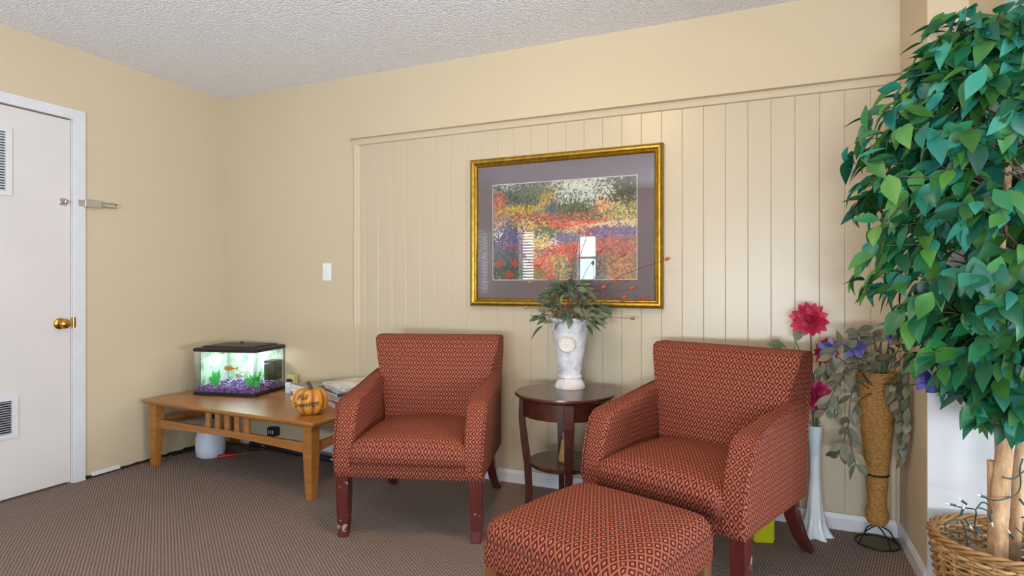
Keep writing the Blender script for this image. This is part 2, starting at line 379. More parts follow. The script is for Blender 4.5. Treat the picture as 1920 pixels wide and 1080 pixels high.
# door in the left wall
mb = MB().box(0, .014, DY1, -.937, 0, 2.095).box(0, .014, DY0-.065, DY0, 0, 2.095).box(0, .014, DY0, DY1, DZ, 2.095)
mb.box(-.1, 0, DY1-.004, DY1, 0, DZ).box(-.1, 0, DY0, DY0+.004, 0, DZ)
struct('trim_door_casing', mb, 'white_trim', bevel=.003)
door = struct('door_1', MB().box(-.045, -.006, DY0+.006, DY1-.006, .012, DZ-.006), 'door', bevel=.002)
tag(door, 'white flush door with louvred vents and brass knob')
def louvre(z0, z1, n, y1):
    y0 = y1-.42
    fr = MB().box(-.006, .003, y0, y1, z0, z0+.022).box(-.006, .003, y0, y1, z1-.022, z1).box(-.006, .003, y0, y0+.028, z0+.022, z1-.022).box(-.006, .003, y1-.028, y1, z0+.022, z1-.022)
    vent = fr.build('vent_frame', 'white_trim', door)
    MB().box(-.0065, -.0058, y0+.02, y1-.02, z0+.02, z1-.02).build('vent_opening', 'dark', vent)
    step = (z1-z0-.044)/n
    for i in range(n):
        z = z0+.022+step*(i+.5)
        MB().rings([[(-.005, y, z-.42*step), (.001, y, z-.05*step), (.002, y, z+.1*step), (-.004, y, z-.27*step)] for y in (y0+.026, y1-.026)]).build('vent_slat', 'white_trim', vent)
louvre(1.57, 1.918, 22, -1.290); louvre(.322, .537, 14, -1.262)
kn = MB().rings([[(x, -1.063+r*math.cos(2*PI*j/24), .898+r*math.sin(2*PI*j/24)) for j in range(24)] for x, r in [(-.006, .030), (.000, .031), (.004, .024), (.008, .012), (.022, .011), (.030, .017), (.036, .025), (.048, .028), (.058, .023), (.063, .011), (.064, .004)]])
kn.build('door_knob', 'brass', door, smooth=True)
MB().box(-.004, .016, -1.005, -.990, .872, .930).build('strike_plate', 'brass', door, bevel=.002)
# swing bar guard: keeper on the door, arm folded back over the casing
sg = thing('door_guard', 'chrome swing bar door guard fixed to the white casing', 'door guard', (.014, -.96, 1.575))
MB().box(.0, .004, -.020, .018, -.018, .018).build('hinge_plate', 'chrome', sg, bevel=.001)
MB().box(.004, .014, .012, .105, -.021, .023).build('swing_arm', 'chrome', sg, bevel=.003)
MB().tube(bez([(.010, .100, .012), (.012, .150, .014), (.016, .188, .010), (.016, .188, -.006), (.012, .150, -.010), (.010, .100, -.008)], 24), .005, 8).build('bar_loop', 'chrome', sg, smooth=True)
for dy in (-.012, .008):
    for dz in (-.01, .01): MB().lathe([(.003, .004), (.003, .0055), (.001, .006)], 8, (0, 0, 0)).build('screw', 'chrome', sg).matrix_local = Matrix.Translation((0, dy, dz)) @ Matrix.Rotation(PI/2, 4, 'Y')
kp = thing('door_guard_keeper', 'small chrome keeper knob screwed to the white door', 'door guard', (-.006, -1.045, 1.572))
MB().box(.0, .004, -.018, .018, -.020, .020).build('plate', 'chrome', kp, bevel=.001)
MB().rings([[(x, .006+r*math.cos(2*PI*j/16), r*math.sin(2*PI*j/16)) for j in range(16)] for x, r in [(.004, .006), (.018, .006), (.020, .011), (.028, .011), (.030, .006)]]).build('ball_post', 'chrome', kp, smooth=True)
# windows behind the viewer with blinds, and a wide front one added for daylight
def window(i, axis, c, hole, sgn, blind, mull=False):
    ua, ub, za, zb = hole
    def B(mb, u0, u1, z0, z1, d0, d1):
        a, b = sorted((c+sgn*d0, c+sgn*d1))
        return mb.box(a, b, u0, u1, z0, z1) if axis == 'x' else mb.box(u0, u1, a, b, z0, z1)
    mb = MB(); e = .03
    for q in ((ua-e, ub+e, zb, zb+e), (ua-e, ub+e, za-e, za), (ua-e, ua, za, zb), (ub, ub+e, za, zb)): B(mb, *q, -.01, .015)
    if mull: B(mb, ua, ub, (za+zb)/2-.015, (za+zb)/2+.015, -.06, -.03)
    wdw = struct('window_%d' % i, mb, 'white_trim')
    B(MB(), ua, ub, za, zb, -.05, -.046).build('pane', 'glass', wdw)
    if blind:
        n = int((zb-za)/.045)
        for k in range(n):
            z = za+.02+k*(zb-za-.03)/n
            d = .022
            if axis == 'x': r = [[(c+sgn*(-.03), u, z), (c+sgn*(-.005), u, z+d), (c+sgn*(-.005), u, z+d+.002), (c+sgn*(-.03), u, z+.002)] for u in (ua+.005, ub-.005)]
            else: r = [[(u, c+sgn*(-.03), z), (u, c+sgn*(-.005), z+d), (u, c+sgn*(-.005), z+d+.002), (u, c+sgn*(-.03), z+.002)] for u in (ua+.005, ub-.005)]
            MB().rings(r).build('blind_slat', 'white_plastic', wdw)
    return wdw
window(1, 'x', 0, WL, 1, True); window(2, 'y', YF, WA, 1, False, True); window(3, 'y', YF, WB, 1, True)
window(4, 'y', YF, WC, 1, False, True); window(5, 'x', XE, WR, -1, False, True)
# ceiling lamp (just above the picture's top edge)
lamp = thing('ceiling_lamp', 'round frosted ceiling lamp above the seating group', 'lamp', (2.784, -1.474, H))
MB().lathe([(.0, 0), (.17, 0), (.172, -.012), (.16, -.022), (.0, -.022)], 40).build('base_ring', 'brass', lamp, smooth=True)
t = NT('lit_frosted_dome'); t.col((1, .85, .65, 1)); t.b.inputs['Emission Color'].default_value = (1, .70, .34, 1); t.b.inputs['Emission Strength'].default_value = 88
M['dome'] = t.m
MB().lathe([(.155, -.022), (.152, -.04), (.135, -.062), (.10, -.082), (.05, -.093), (.004, -.096)], 40).build('glass_dome', 'dome', lamp, smooth=True)
# light switch
sw = thing('light_switch', 'white wall switch plate left of the boarded panel', 'light switch', (.942, -.002, 1.195))
MB().box(-.035, .035, -.006, 0, -.057, .057).build('cover_plate', 'white_plastic', sw, bevel=.003)
MB().box(-.006, .006, -.016, -.005, -.004, .012).build('toggle', 'white_plastic', sw, bevel=.002)
for z in (-.03, .03): MB().rings([[(.003*math.cos(a*PI/4), y, z+.003*math.sin(a*PI/4)) for a in range(8)] for y in (-.006, -.0075)]).build('screw', 'chrome', sw)

# ------------------------------------------------------------------ framed picture
X0, X1, Z0, Z1 = 1.999, 3.096, .990, 1.833
pic = thing('framed_picture', 'gold framed garden landscape print with mauve mat on the boarded wall', 'picture', ((X0+X1)/2, .003, Z0))
cx = (X0+X1)/2; HW = (X1-X0)/2; HH = Z1-Z0
prof = [(0, 0), (0, -.022), (.006, -.032), (.016, -.036), (.026, -.032), (.032, -.020), (.036, -.024), (.042, -.022), (.046, -.012), (.046, 0)]
def frame_side(a, b, c, d):      # corners outer a,b; mitred
    rs = []
    for P, Q in ((a, c), (b, d)):
        rs.append([(P[0]+(Q[0]-P[0])*w/.046, y, P[1]+(Q[1]-P[1])*w/.046) for w, y in prof])
    return MB().rings(rs)
o = [(-HW, 0), (HW, 0), (HW, HH), (-HW, HH)]; i_ = [(-HW+.046, .046), (HW-.046, .046), (HW-.046, HH-.046), (-HW+.046, HH-.046)]
for k in range(4): frame_side(o[k], o[(k+1) % 4], i_[k], i_[(k+1) % 4]).build('frame_rail', 'gold', pic, smooth=50)
AX0, AX1, AZ0, AZ1 = 2.139-cx, 2.959-cx, 1.141-Z0, 1.679-Z0
mb = MB(); e = .044
for q in ((-HW+e, HW-e, e, AZ0), (-HW+e, HW-e, AZ1, HH-e), (-HW+e, AX0, AZ0, AZ1), (AX1, HW-e, AZ0, AZ1)): mb.box(q[0], q[1], -.008, -.004, q[2], q[3])
mat_o = mb.build('mat_board', 'mat', pic)
mb = MB(); b = .0035
for q in ((AX0-b, AX1+b, AZ0-b, AZ0), (AX0-b, AX1+b, AZ1, AZ1+b), (AX0-b, AX0, AZ0, AZ1), (AX1, AX1+b, AZ0, AZ1)): mb.box(q[0], q[1], -.0085, -.005, q[2], q[3])
mb.build('mat_bevel', 'matline', mat_o)
MB().box(-HW+.045, HW-.045, -.0125, -.0115, .045, HH-.045).build('glass_pane', 'glass', pic)
MB().box(-HW+.02, HW-.02, -.003, 0, .02, HH-.02).build('backing', 'dark', pic)
# the print: brush strokes worked out in code and stored as a colour layer on a fine grid
def paint(Wd, Hd):
    img = np.zeros((Hd, Wd, 3)); img[:] = (.55, .52, .42)
    yy, xx = np.mgrid[0:Hd, 0:Wd]
    blobs = [  # cx, cy, rx, ry, colours, strokes, length, angle
        (.60, .10, .30, .20, [(196, 198, 180), (182, 190, 182), (206, 204, 176), (170, 180, 178)], 700, 7, .2),
        (.62, .22, .26, .07, [(176, 186, 184), (190, 196, 190)], 420, 12, 0),
        (.22, .12, .26, .17, [(52, 66, 60), (70, 84, 74), (42, 54, 54), (92, 100, 78), (80, 100, 108)], 1000, 4, 1.0),
        (.39, .18, .06, .14, [(186, 150, 70), (206, 170, 84), (150, 128, 64)], 250, 5, 1.2),
        (.30, .08, .14, .10, [(96, 100, 70), (76, 84, 62), (120, 116, 80)], 250, 4, .8),
        (.10, .03, .10, .04, [(200, 200, 180), (60, 70, 62)], 60, 3, .5),
        (.05, .20, .05, .11, [(192, 86, 70), (170, 72, 60), (206, 120, 84), (96, 88, 66)], 200, 4, 1.2),
        (.20, .27, .18, .05, [(190, 150, 66), (140, 120, 60), (210, 176, 80)], 260, 4, .7),
        (.92, .12, .16, .20, [(66, 60, 48), (52, 48, 40), (84, 78, 58), (98, 90, 64)], 700, 5, .5),
        (.80, .12, .07, .15, [(206, 206, 188), (186, 190, 172), (80, 74, 58)], 160, 4, .6),
        (.77, .28, .07, .06, [(222, 160, 110), (226, 130, 120), (220, 184, 96)], 160, 5, .8),
        (.90, .35, .14, .09, [(176, 166, 100), (150, 140, 84), (208, 196, 140), (120, 114, 70)], 500, 4, 1.3),
        (.58, .32, .16, .12, [(72, 78, 50), (92, 94, 62), (58, 60, 46), (110, 106, 72)], 600, 5, 1.2),
        (.43, .30, .04, .09, [(66, 80, 98), (80, 96, 108)], 120, 5, 1.4),
        (.38, .40, .34, .08, [(192, 96, 70), (176, 82, 64), (206, 122, 86), (110, 74, 66), (96, 92, 70)], 800, 6, .15),
        (.65, .46, .20, .05, [(210, 86, 70), (196, 70, 62), (224, 140, 110)], 320, 5, .1),
        (.20, .46, .16, .08, [(214, 200, 150), (208, 160, 80), (110, 104, 66), (196, 150, 80)], 350, 6, -.3),
        (.25, .54, .12, .06, [(222, 170, 74), (214, 140, 70), (226, 196, 110)], 180, 6, -.2),
        (.85, .46, .18, .03, [(208, 180, 134), (216, 190, 148)], 220, 10, .1),
        (.62, .53, .14, .03, [(206, 178, 130), (196, 168, 122)], 160, 10, .1),
        (.40, .56, .10, .09, [(84, 104, 82), (66, 88, 70), (110, 124, 94)], 280, 6, .4),
        (.36, .66, .10, .10, [(216, 196, 128), (224, 208, 160), (190, 168, 100)], 240, 7, .3),
        (.46, .62, .05, .04, [(222, 214, 196), (206, 196, 180)], 70, 5, .1),
        (.84, .53, .20, .06, [(112, 100, 146), (132, 120, 160), (96, 86, 124)], 450, 5, 1.3),
        (.54, .58, .10, .05, [(104, 98, 136), (124, 118, 150)], 180, 5, 1.2),
        (.10, .58, .13, .16, [(74, 72, 108), (94, 92, 130), (58, 58, 84), (112, 112, 146)], 700, 5, 1.0),
        (.03, .52, .04, .06, [(216, 212, 206), (70, 76, 88)], 50, 4, .4),
        (.40, .72, .07, .03, [(96, 92, 140), (80, 80, 120)], 80, 4, 1.2),
        (.16, .68, .12, .06, [(198, 76, 70), (84, 82, 116)], 150, 5, .2),
        (.10, .76, .14, .09, [(70, 86, 104), (84, 96, 104), (56, 70, 76)], 380, 5, .5),
        (.82, .68, .20, .10, [(196, 98, 82), (180, 84, 78), (208, 122, 100), (126, 96, 104)], 650, 6, -.1),
        (.55, .72, .14, .08, [(210, 94, 78), (194, 80, 72)], 300, 6, .1),
        (.38, .86, .12, .16, [(206, 90, 76), (190, 76, 70), (220, 120, 96), (210, 170, 120)], 500, 7, .7),
        (.50, .86, .06, .10, [(196, 170, 104), (176, 150, 90)], 160, 7, 1.0),
        (.70, .88, .20, .14, [(104, 96, 108), (84, 84, 92), (130, 122, 120), (96, 104, 88)], 600, 5, .9),
        (.90, .88, .12, .14, [(196, 116, 84), (170, 130, 88), (110, 100, 100), (206, 150, 100)], 400, 6, 1.3),
        (.12, .92, .16, .10, [(50, 66, 54), (66, 84, 64), (40, 52, 46)], 400, 7, 1.2),
        (.30, .95, .08, .06, [(150, 134, 80), (120, 108, 66)], 120, 4, .8),
        (.05, .82, .03, .04, [(176, 52, 48), (150, 40, 42)], 18, 5, 1.2), (.16, .82, .03, .04, [(184, 60, 50), (150, 40, 42)], 18, 5, 1.2), (.12, .95, .035, .03, [(176, 52, 46), (140, 40, 40)], 40, 5, .3)]
    for (bx, by, rx, ry, cols, n, ln, ang) in blobs:
        for _ in range(int(n*2.6)):
            r = abs(RNG.normal())*.62; a = RNG.random()*2*PI
            px = (bx+rx*r*math.cos(a))*Wd; py = (by+ry*r*math.sin(a))*Hd
            c = np.array(cols[RNG.integers(len(cols))])/255*(.86+.26*RNG.random()); th = ang+RNG.normal()*.6
            L = ln*(.6+.9*RNG.random())*Wd/430
            for s in np.linspace(-.5, .5, max(2, int(L*1.5))):
                x = int(px+math.cos(th)*L*s); y = int(py-math.sin(th)*L*s)
                if 0 <= x < Wd-1 and 0 <= y < Hd-1: img[y:y+2, x:x+2] = c
    # tree trunks
    for (x, y0, y1, wd) in ((.255, .20, .33, 1), (.243, .17, .26, 1), (.275, .18, .28, 1), (.94, .0, .36, 4)):
        for y in np.linspace(y0, y1, 60):
            px = int((x+.006*math.sin(y*40))*Wd); img[int(y*Hd), px:px+wd+1] = (.22, .18, .17)
    k = np.pad(img, ((1, 1), (1, 1), (0, 0)), mode='edge')
    img = .5*img+.125*(k[:-2, 1:-1]+k[2:, 1:-1]+k[1:-1, :-2]+k[1:-1, 2:])
    return np.clip(img, 0, 1)
GW, GH = 400, 264
img = paint(GW, GH)
xs = np.linspace(AX0, AX1, GW+1); zs = np.linspace(AZ1, AZ0, GH+1)
vv = [(x, -.0045, z) for z in zs for x in xs]
ff = [(j*(GW+1)+i, (j+1)*(GW+1)+i, (j+1)*(GW+1)+i+1, j*(GW+1)+i+1) for j in range(GH) for i in range(GW)]
me = bpy.data.meshes.new('garden_print'); me.from_pydata(vv, [], ff)
ca = me.color_attributes.new('print', 'FLOAT_COLOR', 'CORNER')
lin = np.where(img <= .04045, img/12.92, ((img+.055)/1.055)**2.4).reshape(-1, 3)
buf = np.ones((GW*GH, 4, 4), np.float32); buf[:, :, :3] = lin[:, None, :]
ca.data.foreach_set('color', buf.ravel())
t = NT('printed_paper'); at_ = t.n.new('ShaderNodeAttribute'); at_.attribute_name = 'print'; t.col(at_.outputs['Color']); t.set(Roughness=.7); me.materials.append(t.m)
link('garden_print', me, pic)

# ------------------------------------------------------------------ upholstered furniture
def uv_box(co, n):
    if abs(n.x) > .62: return (co.y+.003, co.z)
    return (co.x, co.y+co.z)
def uv_back(co, n):
    if abs(n.x) > .75: return (co.y, co.z)
    if abs(n.z) > .8: return (co.x, co.y+co.z)
    return (co.x, co.z)
def pad(w, d, z0, z1, r, crown, ry=None, n=26, corner=.05):
    """cushion: w x d, skirt from z0, rolled edge radius r up to z1, crowned top; uv is arc length"""
    ry = ry or r
    def samples(L, r):
        a = [-(L/2)+r*(1-math.cos(t)) for t in np.linspace(0, PI/2, 7)]; m = list(np.linspace(-L/2+r, L/2-r, n))[1:-1]
        return np.array(a+m+[-x for x in reversed(a)])
    xs = samples(w, r); ys = samples(d, ry)
    def drop(x, L, r):
        e = L/2-abs(x); return 0 if e >= r else r-math.sqrt(max(0, r*r-(r-e)**2))
    dx = [drop(x, w, r) for x in xs]; dy = [drop(y, d, ry) for y in ys]
    def arc(c, dr):
        s = [0]
        for i in range(1, len(c)): s.append(s[-1]+math.hypot(c[i]-c[i-1], dr[i]-dr[i-1]))
        return np.array(s)-s[-1]/2
    U = arc(xs, dx); V = arc(ys, dy); nx, ny = len(xs), len(ys)
    bm = bmesh.new(); L = bm.loops.layers.uv.new('UVMap'); vs = {}; uvd = {}
    def add(i, j, low):
        x, y = xs[i], ys[j]; kx = 1-(2*x/w)**2; ky = 1-(2*y/d)**2
        z = z1-max(dx[i], dy[j], min(1.0*r, math.hypot(dx[i], dy[j])))+crown*max(0, kx)**.6*max(0, ky)**.6
        # round the plan corners
        cxr = corner; ax, ay = abs(x)-(w/2-cxr), abs(y)-(d/2-cxr)
        if ax > 0 and ay > 0:
            m = max(ax, ay); l = math.hypot(ax, ay); k = m/l; x = math.copysign(w/2-cxr+ax*k, x); y = math.copysign(d/2-cxr+ay*k, y)
        u, v = U[i], V[j]
        if low:
            ez = z1-(ry if j in (0, ny-1) else r); 
            if i in (0, nx-1): u += math.copysign(max(0, z-z0), x)
            else: v += math.copysign(max(0, z-z0), y)
            z = z0
        b = bm.verts.new((x, y, z)); return b, (u, v)
    for i in range(nx):
        for j in range(ny): vs[i, j], uvd[vs[i, j]] = add(i, j, False)
    def face(q, uvs=None):
        try: f = bm.faces.new(q)
        except ValueError: return
        f.smooth = True
        for k, l in enumerate(f.loops): l[L].uv = uvs[k] if uvs else uvd[l.vert]
    for i in range(nx-1):
        for j in range(ny-1): face((vs[i, j], vs[i+1, j], vs[i+1, j+1], vs[i, j+1]))
    ring = [(i, 0) for i in range(nx)]+[(nx-1, j) for j in range(1, ny)]+[(i, ny-1) for i in range(nx-2, -1, -1)]+[(0, j) for j in range(ny-2, 0, -1)]
    low = [add(i, j, True) for i, j in ring]
    m = len(ring)
    for k in range(m):
        a = ring[k]; b = ring[(k+1) % m]
        face((vs[a], low[k][0], low[(k+1) % m][0], vs[b]), [uvd[vs[a]], low[k][1], low[(k+1) % m][1], uvd[vs[b]]])
    f = bm.faces.new([l[0] for l in reversed(low)])
    bmesh.ops.recalc_face_normals(bm, faces=bm.faces)
    me = bpy.data.meshes.new('pad'); bm.to_mesh(me); bm.free(); me.materials.append(M['fabric']); return me
def leg_rings(pts):              # (x,y,z,half width x, half depth y)
    return [[(x-a, y-b, z), (x+a, y-b, z), (x+a, y+b, z), (x-a, y+b, z)] for x, y, z, a, b in pts]
def armchair(loc, rz, label):
    c = thing('armchair', label, 'armchair', loc, rz, 'matching diamond upholstered armchairs')
    # base rail under the seat
    sb = MB().box(-.330, .330, .004, .60, .270, .350).build('seat_base', 'fabric', c, smooth=True, bevel=.012, seg=3, uvf=uv_box)
    me = pad(.520, .54, .330, .425, .045, .045, ry=.05, corner=.03); o = link('seat_cushion', me, c, (0, .252, 0))
    # arms: side profile, inner face narrowing to the rear
    for s in (-1, 1):
        prof = [(.000, .272), (-.004, .345), (.012, .440), (.040, .520), (.068, .572), (.100, .596), (.150, .606), (.30, .628), (.44, .650), (.58, .668), (.60, .64), (.60, .272)]
        rs = []
        for k, (inn, out) in enumerate(((.0, .0), (1, 1))):
            pass
        def inner(y, z): return .236+.014*min(1, y/.4)+(.030*max(0, (z-.50)/.17) if y > .3 else .008)
        def outer(y, z): return .334+.012*math.exp(-((y-.08)/.10)**2)*max(0, (z-.35)/.25)
        mb = MB().rings([[(s*inner(y, z), y, z) for y, z in prof], [(s*outer(y, z), y, z) for y, z in prof]])
        arm = mb.build('armrest', 'fabric', c, smooth=True, bevel=.026, seg=5, uvf=uv_box)
        pts = [(s*(.334+.012*math.exp(-((y-.08)/.10)**2)*max(0, (z-.35)/.25)-.006), y-.001, z+.001) for y, z in prof[1:10]]
        MB().tube([(p[0], p[1]-.002, p[2]-.002) for p in pts], .0035, 6).build('piping', 'fabric', arm, smooth=True, uvf=uv_box)
    # backrest: front narrows between the arms, rear runs full width
    def row(z, yf, yr, wf, wr, m=10, bul=.0):
        r = []
        for k in range(m+1):
            u = -1+2*k/m; r.append((u*wf, yf-bul*(1-u*u), z))
        for k in range(m+1):
            u = 1-2*k/m; r.append((u*wr, yr, z))
        return r
    rows = [(.330, .455, .600, .250, .325, 0), (.42, .462, .604, .252, .327, .014), (.50, .470, .610, .258, .329, .020), (.58, .482, .617, .272, .331, .022), (.66, .497, .626, .290, .334, .022),
            (.74, .516, .635, .309, .337, .020), (.80, .532, .642, .322, .339, .014), (.835, .545, .645, .328, .338, .006), (.846, .560, .640, .325, .333, .0), (.849, .580, .625, .315, .322, 0)]
    back = MB().rings([row(z, a, b, e, f, 10, g) for z, a, b, e, f, g in rows]).build('backrest', 'fabric', c, smooth=55, uvf=uv_back)
    for s in (-1, 1):
        MB().tube([(s*(e-.001), a, z) for z, a, b, e, f, g in rows[3:8]], .0035, 6).build('piping', 'fabric', back, smooth=True, uvf=uv_box)
    # bottom welt
    MB().tube([(-.324, .59, .276), (-.324, .02, .276), (-.318, .012, .274), (.318, .012, .274), (.324, .02, .276), (.324, .59, .276)], .004, 6).build('bottom_welt', 'fabric', sb, smooth=True, uvf=uv_box)
    for s in (-1, 1):
        MB().rings(leg_rings([(s*.300, .045, .275, .029, .030), (s*.300, .046, .20, .028, .029), (s*.300, .048, .12, .027, .027), (s*.299, .045, .05, .024, .023), (s*.298, .036, 0, .020, .020)])).build('leg', 'leg', c, bevel=.004)
        MB().rings(leg_rings([(s*.275, .560, .275, .025, .030), (s*.275, .600, .18, .025, .028), (s*.284, .660, .08, .023, .025), (s*.294, .735, 0, .021, .023)])).build('leg', 'leg', c, bevel=.004)
    return c
armchair((2.150, -.904, 0), .2943, 'red diamond-patterned armchair standing between the coffee table and the round side table')
armchair((3.202, -.886, 0), math.radians(-21), 'red diamond-patterned armchair behind the ottoman, right of the round side table')
ot = thing('ottoman', 'square diamond-patterned ottoman with crowned top in front of the right armchair', 'ottoman', (3.112, -1.318, 0), math.radians(-19))
me = pad(.515, .515, .355, .405, .042, .028, corner=.05); link('cushion_top', me, ot)
def rrect(w, d, r, z, n=5):
    out = []
    for cx_, cy_, a0 in ((w-r, d-r, 0), (-w+r, d-r, PI/2), (-w+r, -d+r, PI), (w-r, -d+r, 3*PI/2)):
        out += [(cx_+r*math.cos(a0+k*PI/2/n), cy_+r*math.sin(a0+k*PI/2/n), z) for k in range(n+1)]
    return out
MB().rings([rrect(.252, .252, .03, .272), rrect(.255, .255, .03, .285), rrect(.256, .256, .03, .345), rrect(.252, .252, .03, .357)]).build('side_band', 'fabric', ot, smooth=True, uvf=lambda co, n: ((co.y if abs(n.x) > abs(n.y) else co.x), co.z))
MB().tube(rrect(.2565, .2565, .03, .356), .0032, 6, closed=True).build('seam_cord', 'welt', ot, smooth=True)
for a in (-1, 1):
    for b in (-1, 1): MB().rings(leg_rings([(a*.222, b*.222, .275, .024, .024), (a*.224, b*.224, 0, .018, .018)])).build('leg', 'ott_leg', ot, bevel=.003)

# ------------------------------------------------------------------ coffee table
TZ = .41
ct = thing('coffee_table', 'long honey oak coffee table with slatted sides along the left wall corner', 'coffee table', (.779, -.350, 0), math.radians(-2.8))
def slab(w, d, z0, z1, c=.008): return [rrect(w-c, d-c, .004, z0, 2), rrect(w, d, .006, z0+(z1-z0)*.45, 2), rrect(w, d, .006, z1-.004, 2), rrect(w-.004, d-.004, .006, z1, 2)]
MB().rings(slab(.70, .33, TZ-.026, TZ)).build('table_top', 'oak', ct, smooth=30)
for a in (-1, 1):
    for b in (-1, 1):
        MB().rings(leg_rings([(a*.635, b*.275, TZ-.026, .030, .030), (a*.635, b*.275, .22, .030, .030), (a*.638, b*.278, .12, .026, .026), (a*.641, b*.281, 0, .020, .020)])).build('leg', 'oak', ct, bevel=.003)
def arch_rail(L, n=14, z0=.232, z1=.288, rise=.018):
    return [(-L+2*L*k/n, z0+rise*(1-(2*k/n-1)**2)) for k in range(n+1)]+[(L, z1), (-L, z1)]
for b in (-1, 1):
    MB().extrude(arch_rail(.606), 'y', b*.275-.010, b*.275+.010).build('long_rail', 'oak', ct, bevel=.002)
    for k in range(5):
        x = -.16+.08*k; MB().box(x-.019, x+.019, b*.275-.008, b*.275+.008, .286, TZ-.024).build('slat', 'oak', ct, bevel=.002)
for a in (-1, 1):
    MB().extrude(arch_rail(.246), 'x', a*.635-.010, a*.635+.010).build('end_rail', 'oak', ct, bevel=.002)
    for k in range(2):
        y = -.045+.09*k; MB().box(a*.635-.008, a*.635+.008, y-.019, y+.019, .286, TZ-.024).build('slat', 'oak', ct, bevel=.002)

# ------------------------------------------------------------------ fish tank
TW, TD, TH = .22, .165, .30
tank = thing('fish_tank', 'lit glass fish tank with black lid on the coffee table', 'fish tank', (.402, -.208, TZ), .2)
MB().rings([rrect(TW, TD, .006, 0, 2), rrect(TW, TD, .006, .020, 2)]).build('base_frame', 'black', tank, bevel=.002)
g = .004
for q, nm in (((-TW+.002, TW-.002, -TD+.002, -TD+.002+g), 'front'), ((-TW+.002, TW-.002, TD-.002-g, TD-.002), 'back'), ((-TW+.002, -TW+.002+g, -TD+.006, TD-.006), 'l'), ((TW-.002-g, TW-.002, -TD+.006, TD-.006), 'r')):
    MB().box(*q, .018, TH-.02).build('glass_pane', 'glass', tank)
lid = MB().rings([rrect(TW+.002, TD+.002, .008, TH-.024, 2), rrect(TW+.002, TD+.002, .008, TH-.004, 2), rrect(TW-.006, TD-.006, .008, TH, 2)]).build('lid_rim', 'black', tank, smooth=30)
MB().rings([rrect(TW-.035, TD-.03, .01, TH-.001, 2), rrect(TW-.04, TD-.035, .01, TH+.010, 2), rrect(TW-.07, TD-.06, .01, TH+.013, 2)]).build('lid_hood', 'black', lid, smooth=30)
MB().lathe([(.010, TH+.011), (.010, TH+.024), (.006, TH+.027)], 12, (-.02, .04, 0)).build('lid_knob', 'black', lid)
t = NT('tank_lamp_lens'); t.b.inputs['Emission Color'].default_value = (.94, .99, .97, 1); t.b.inputs['Emission Strength'].default_value = 27; M['tanklamp'] = t.m
MB().box(-.13, .13, -.03, .07, TH-.030, TH-.0245).build('lamp_tube', 'tanklamp', tank)
MB().box(-TW+.0075, TW-.0075, -TD+.0075, TD-.0075, .0205, .190).build('water', 'water', tank)
t = NT('bright_haze_film'); v = t.coords(); n = t.noise(v, 16, 4)  # added sheets: bright haze and blurry plant green put into their colour
t.col(t.ramp(n, [(.30, srgb(80, 150, 96)), (.42, srgb(160, 196, 160)), (.55, srgb(206, 220, 212)), (.70, srgb(130, 186, 140))])); t.set(Roughness=.8); M['haze_film'] = t.m
for q in ((-TW+.008, TW-.008, TD-.0095, TD-.0078, .02, .27), (-TW+.0078, -TW+.0095, -TD+.06, TD-.012, .02, .27)): MB().box(*q).build('haze_sheet', 'haze_film', tank)
MB().box(.13, TW-.014, .06, TD-.014, .07, .20).build('pump_box', 'black', tank, bevel=.004)
M['filter'] = plain('white_filter', srgb(214, 226, 228), .5)
MB().box(-.030, .008, TD-.045, TD-.010, .05, .25).build('filter_box', 'filter', tank, bevel=.003)
MB().tube(bez([(.035, .09, .25), (.03, .06, .20), (.0, .0, .12), (-.05, -.05, .065)], 12), .004, 8).build('air_tube', 'filter', tank, smooth=True)
# gravel: countless little stones
ico = [(0, 0, 1), (.9, 0, .3), (-.3, .85, .3), (-.3, -.85, .3), (0, 0, -1), (.3, .8, -.4), (-.9, 0, -.3)]
icf = [(0, 1, 2), (0, 2, 3), (0, 3, 1), (1, 5, 2), (2, 6, 3), (3, 4, 1), (1, 4, 5), (5, 6, 2), (6, 4, 3), (5, 4, 6)]
mb = MB()
mb.box(-TW+.012, TW-.012, -TD+.012, TD-.012, .0208, .046)
def pebble(x, y, z, s):
    R = Matrix.Rotation(rnd(0, 6), 3, Vector((rnd(-1, 1), rnd(-1, 1), 1)).normalized())
    mb.add([Vector((x, y, z))+R @ (Vector(p)*s) for p in ico], icf)
for _ in range(1100):
    pebble(rnd(-TW+.014, TW-.014), rnd(-TD+.014, TD-.014), .047+rnd(-.003, .009), rnd(.004, .006))
for _ in range(520): pebble(rnd(-TW+.013, TW-.013), -TD+.0135, rnd(.025, .055), rnd(.0038, .0055))
for _ in range(420): pebble(TW-.0135, rnd(-TD+.013, TD-.013), rnd(.025, .055), rnd(.0038, .0055))
t = NT('purple_gravel'); ge = t.n.new('ShaderNodeNewGeometry')
t.col(t.ramp(ge.outputs['Random Per Island'], [(0, srgb(38, 26, 60)), (.25, srgb(96, 56, 150)), (.45, srgb(196, 130, 206)), (.6, srgb(66, 50, 128)), (.78, srgb(226, 206, 232)), (.9, srgb(150, 60, 120))], 'CONSTANT')); t.set(Roughness=.5); M['gravel'] = t.m
tag(mb.build('gravel', 'gravel', tank), kind='stuff')
M['weed'] = plain('bright_water_weed', srgb(50, 210, 84), .5, var=.3, scale=60)
Rt = Matrix.Translation((.402, -.208, TZ)) @ Matrix.Rotation(.2, 4, 'Z')
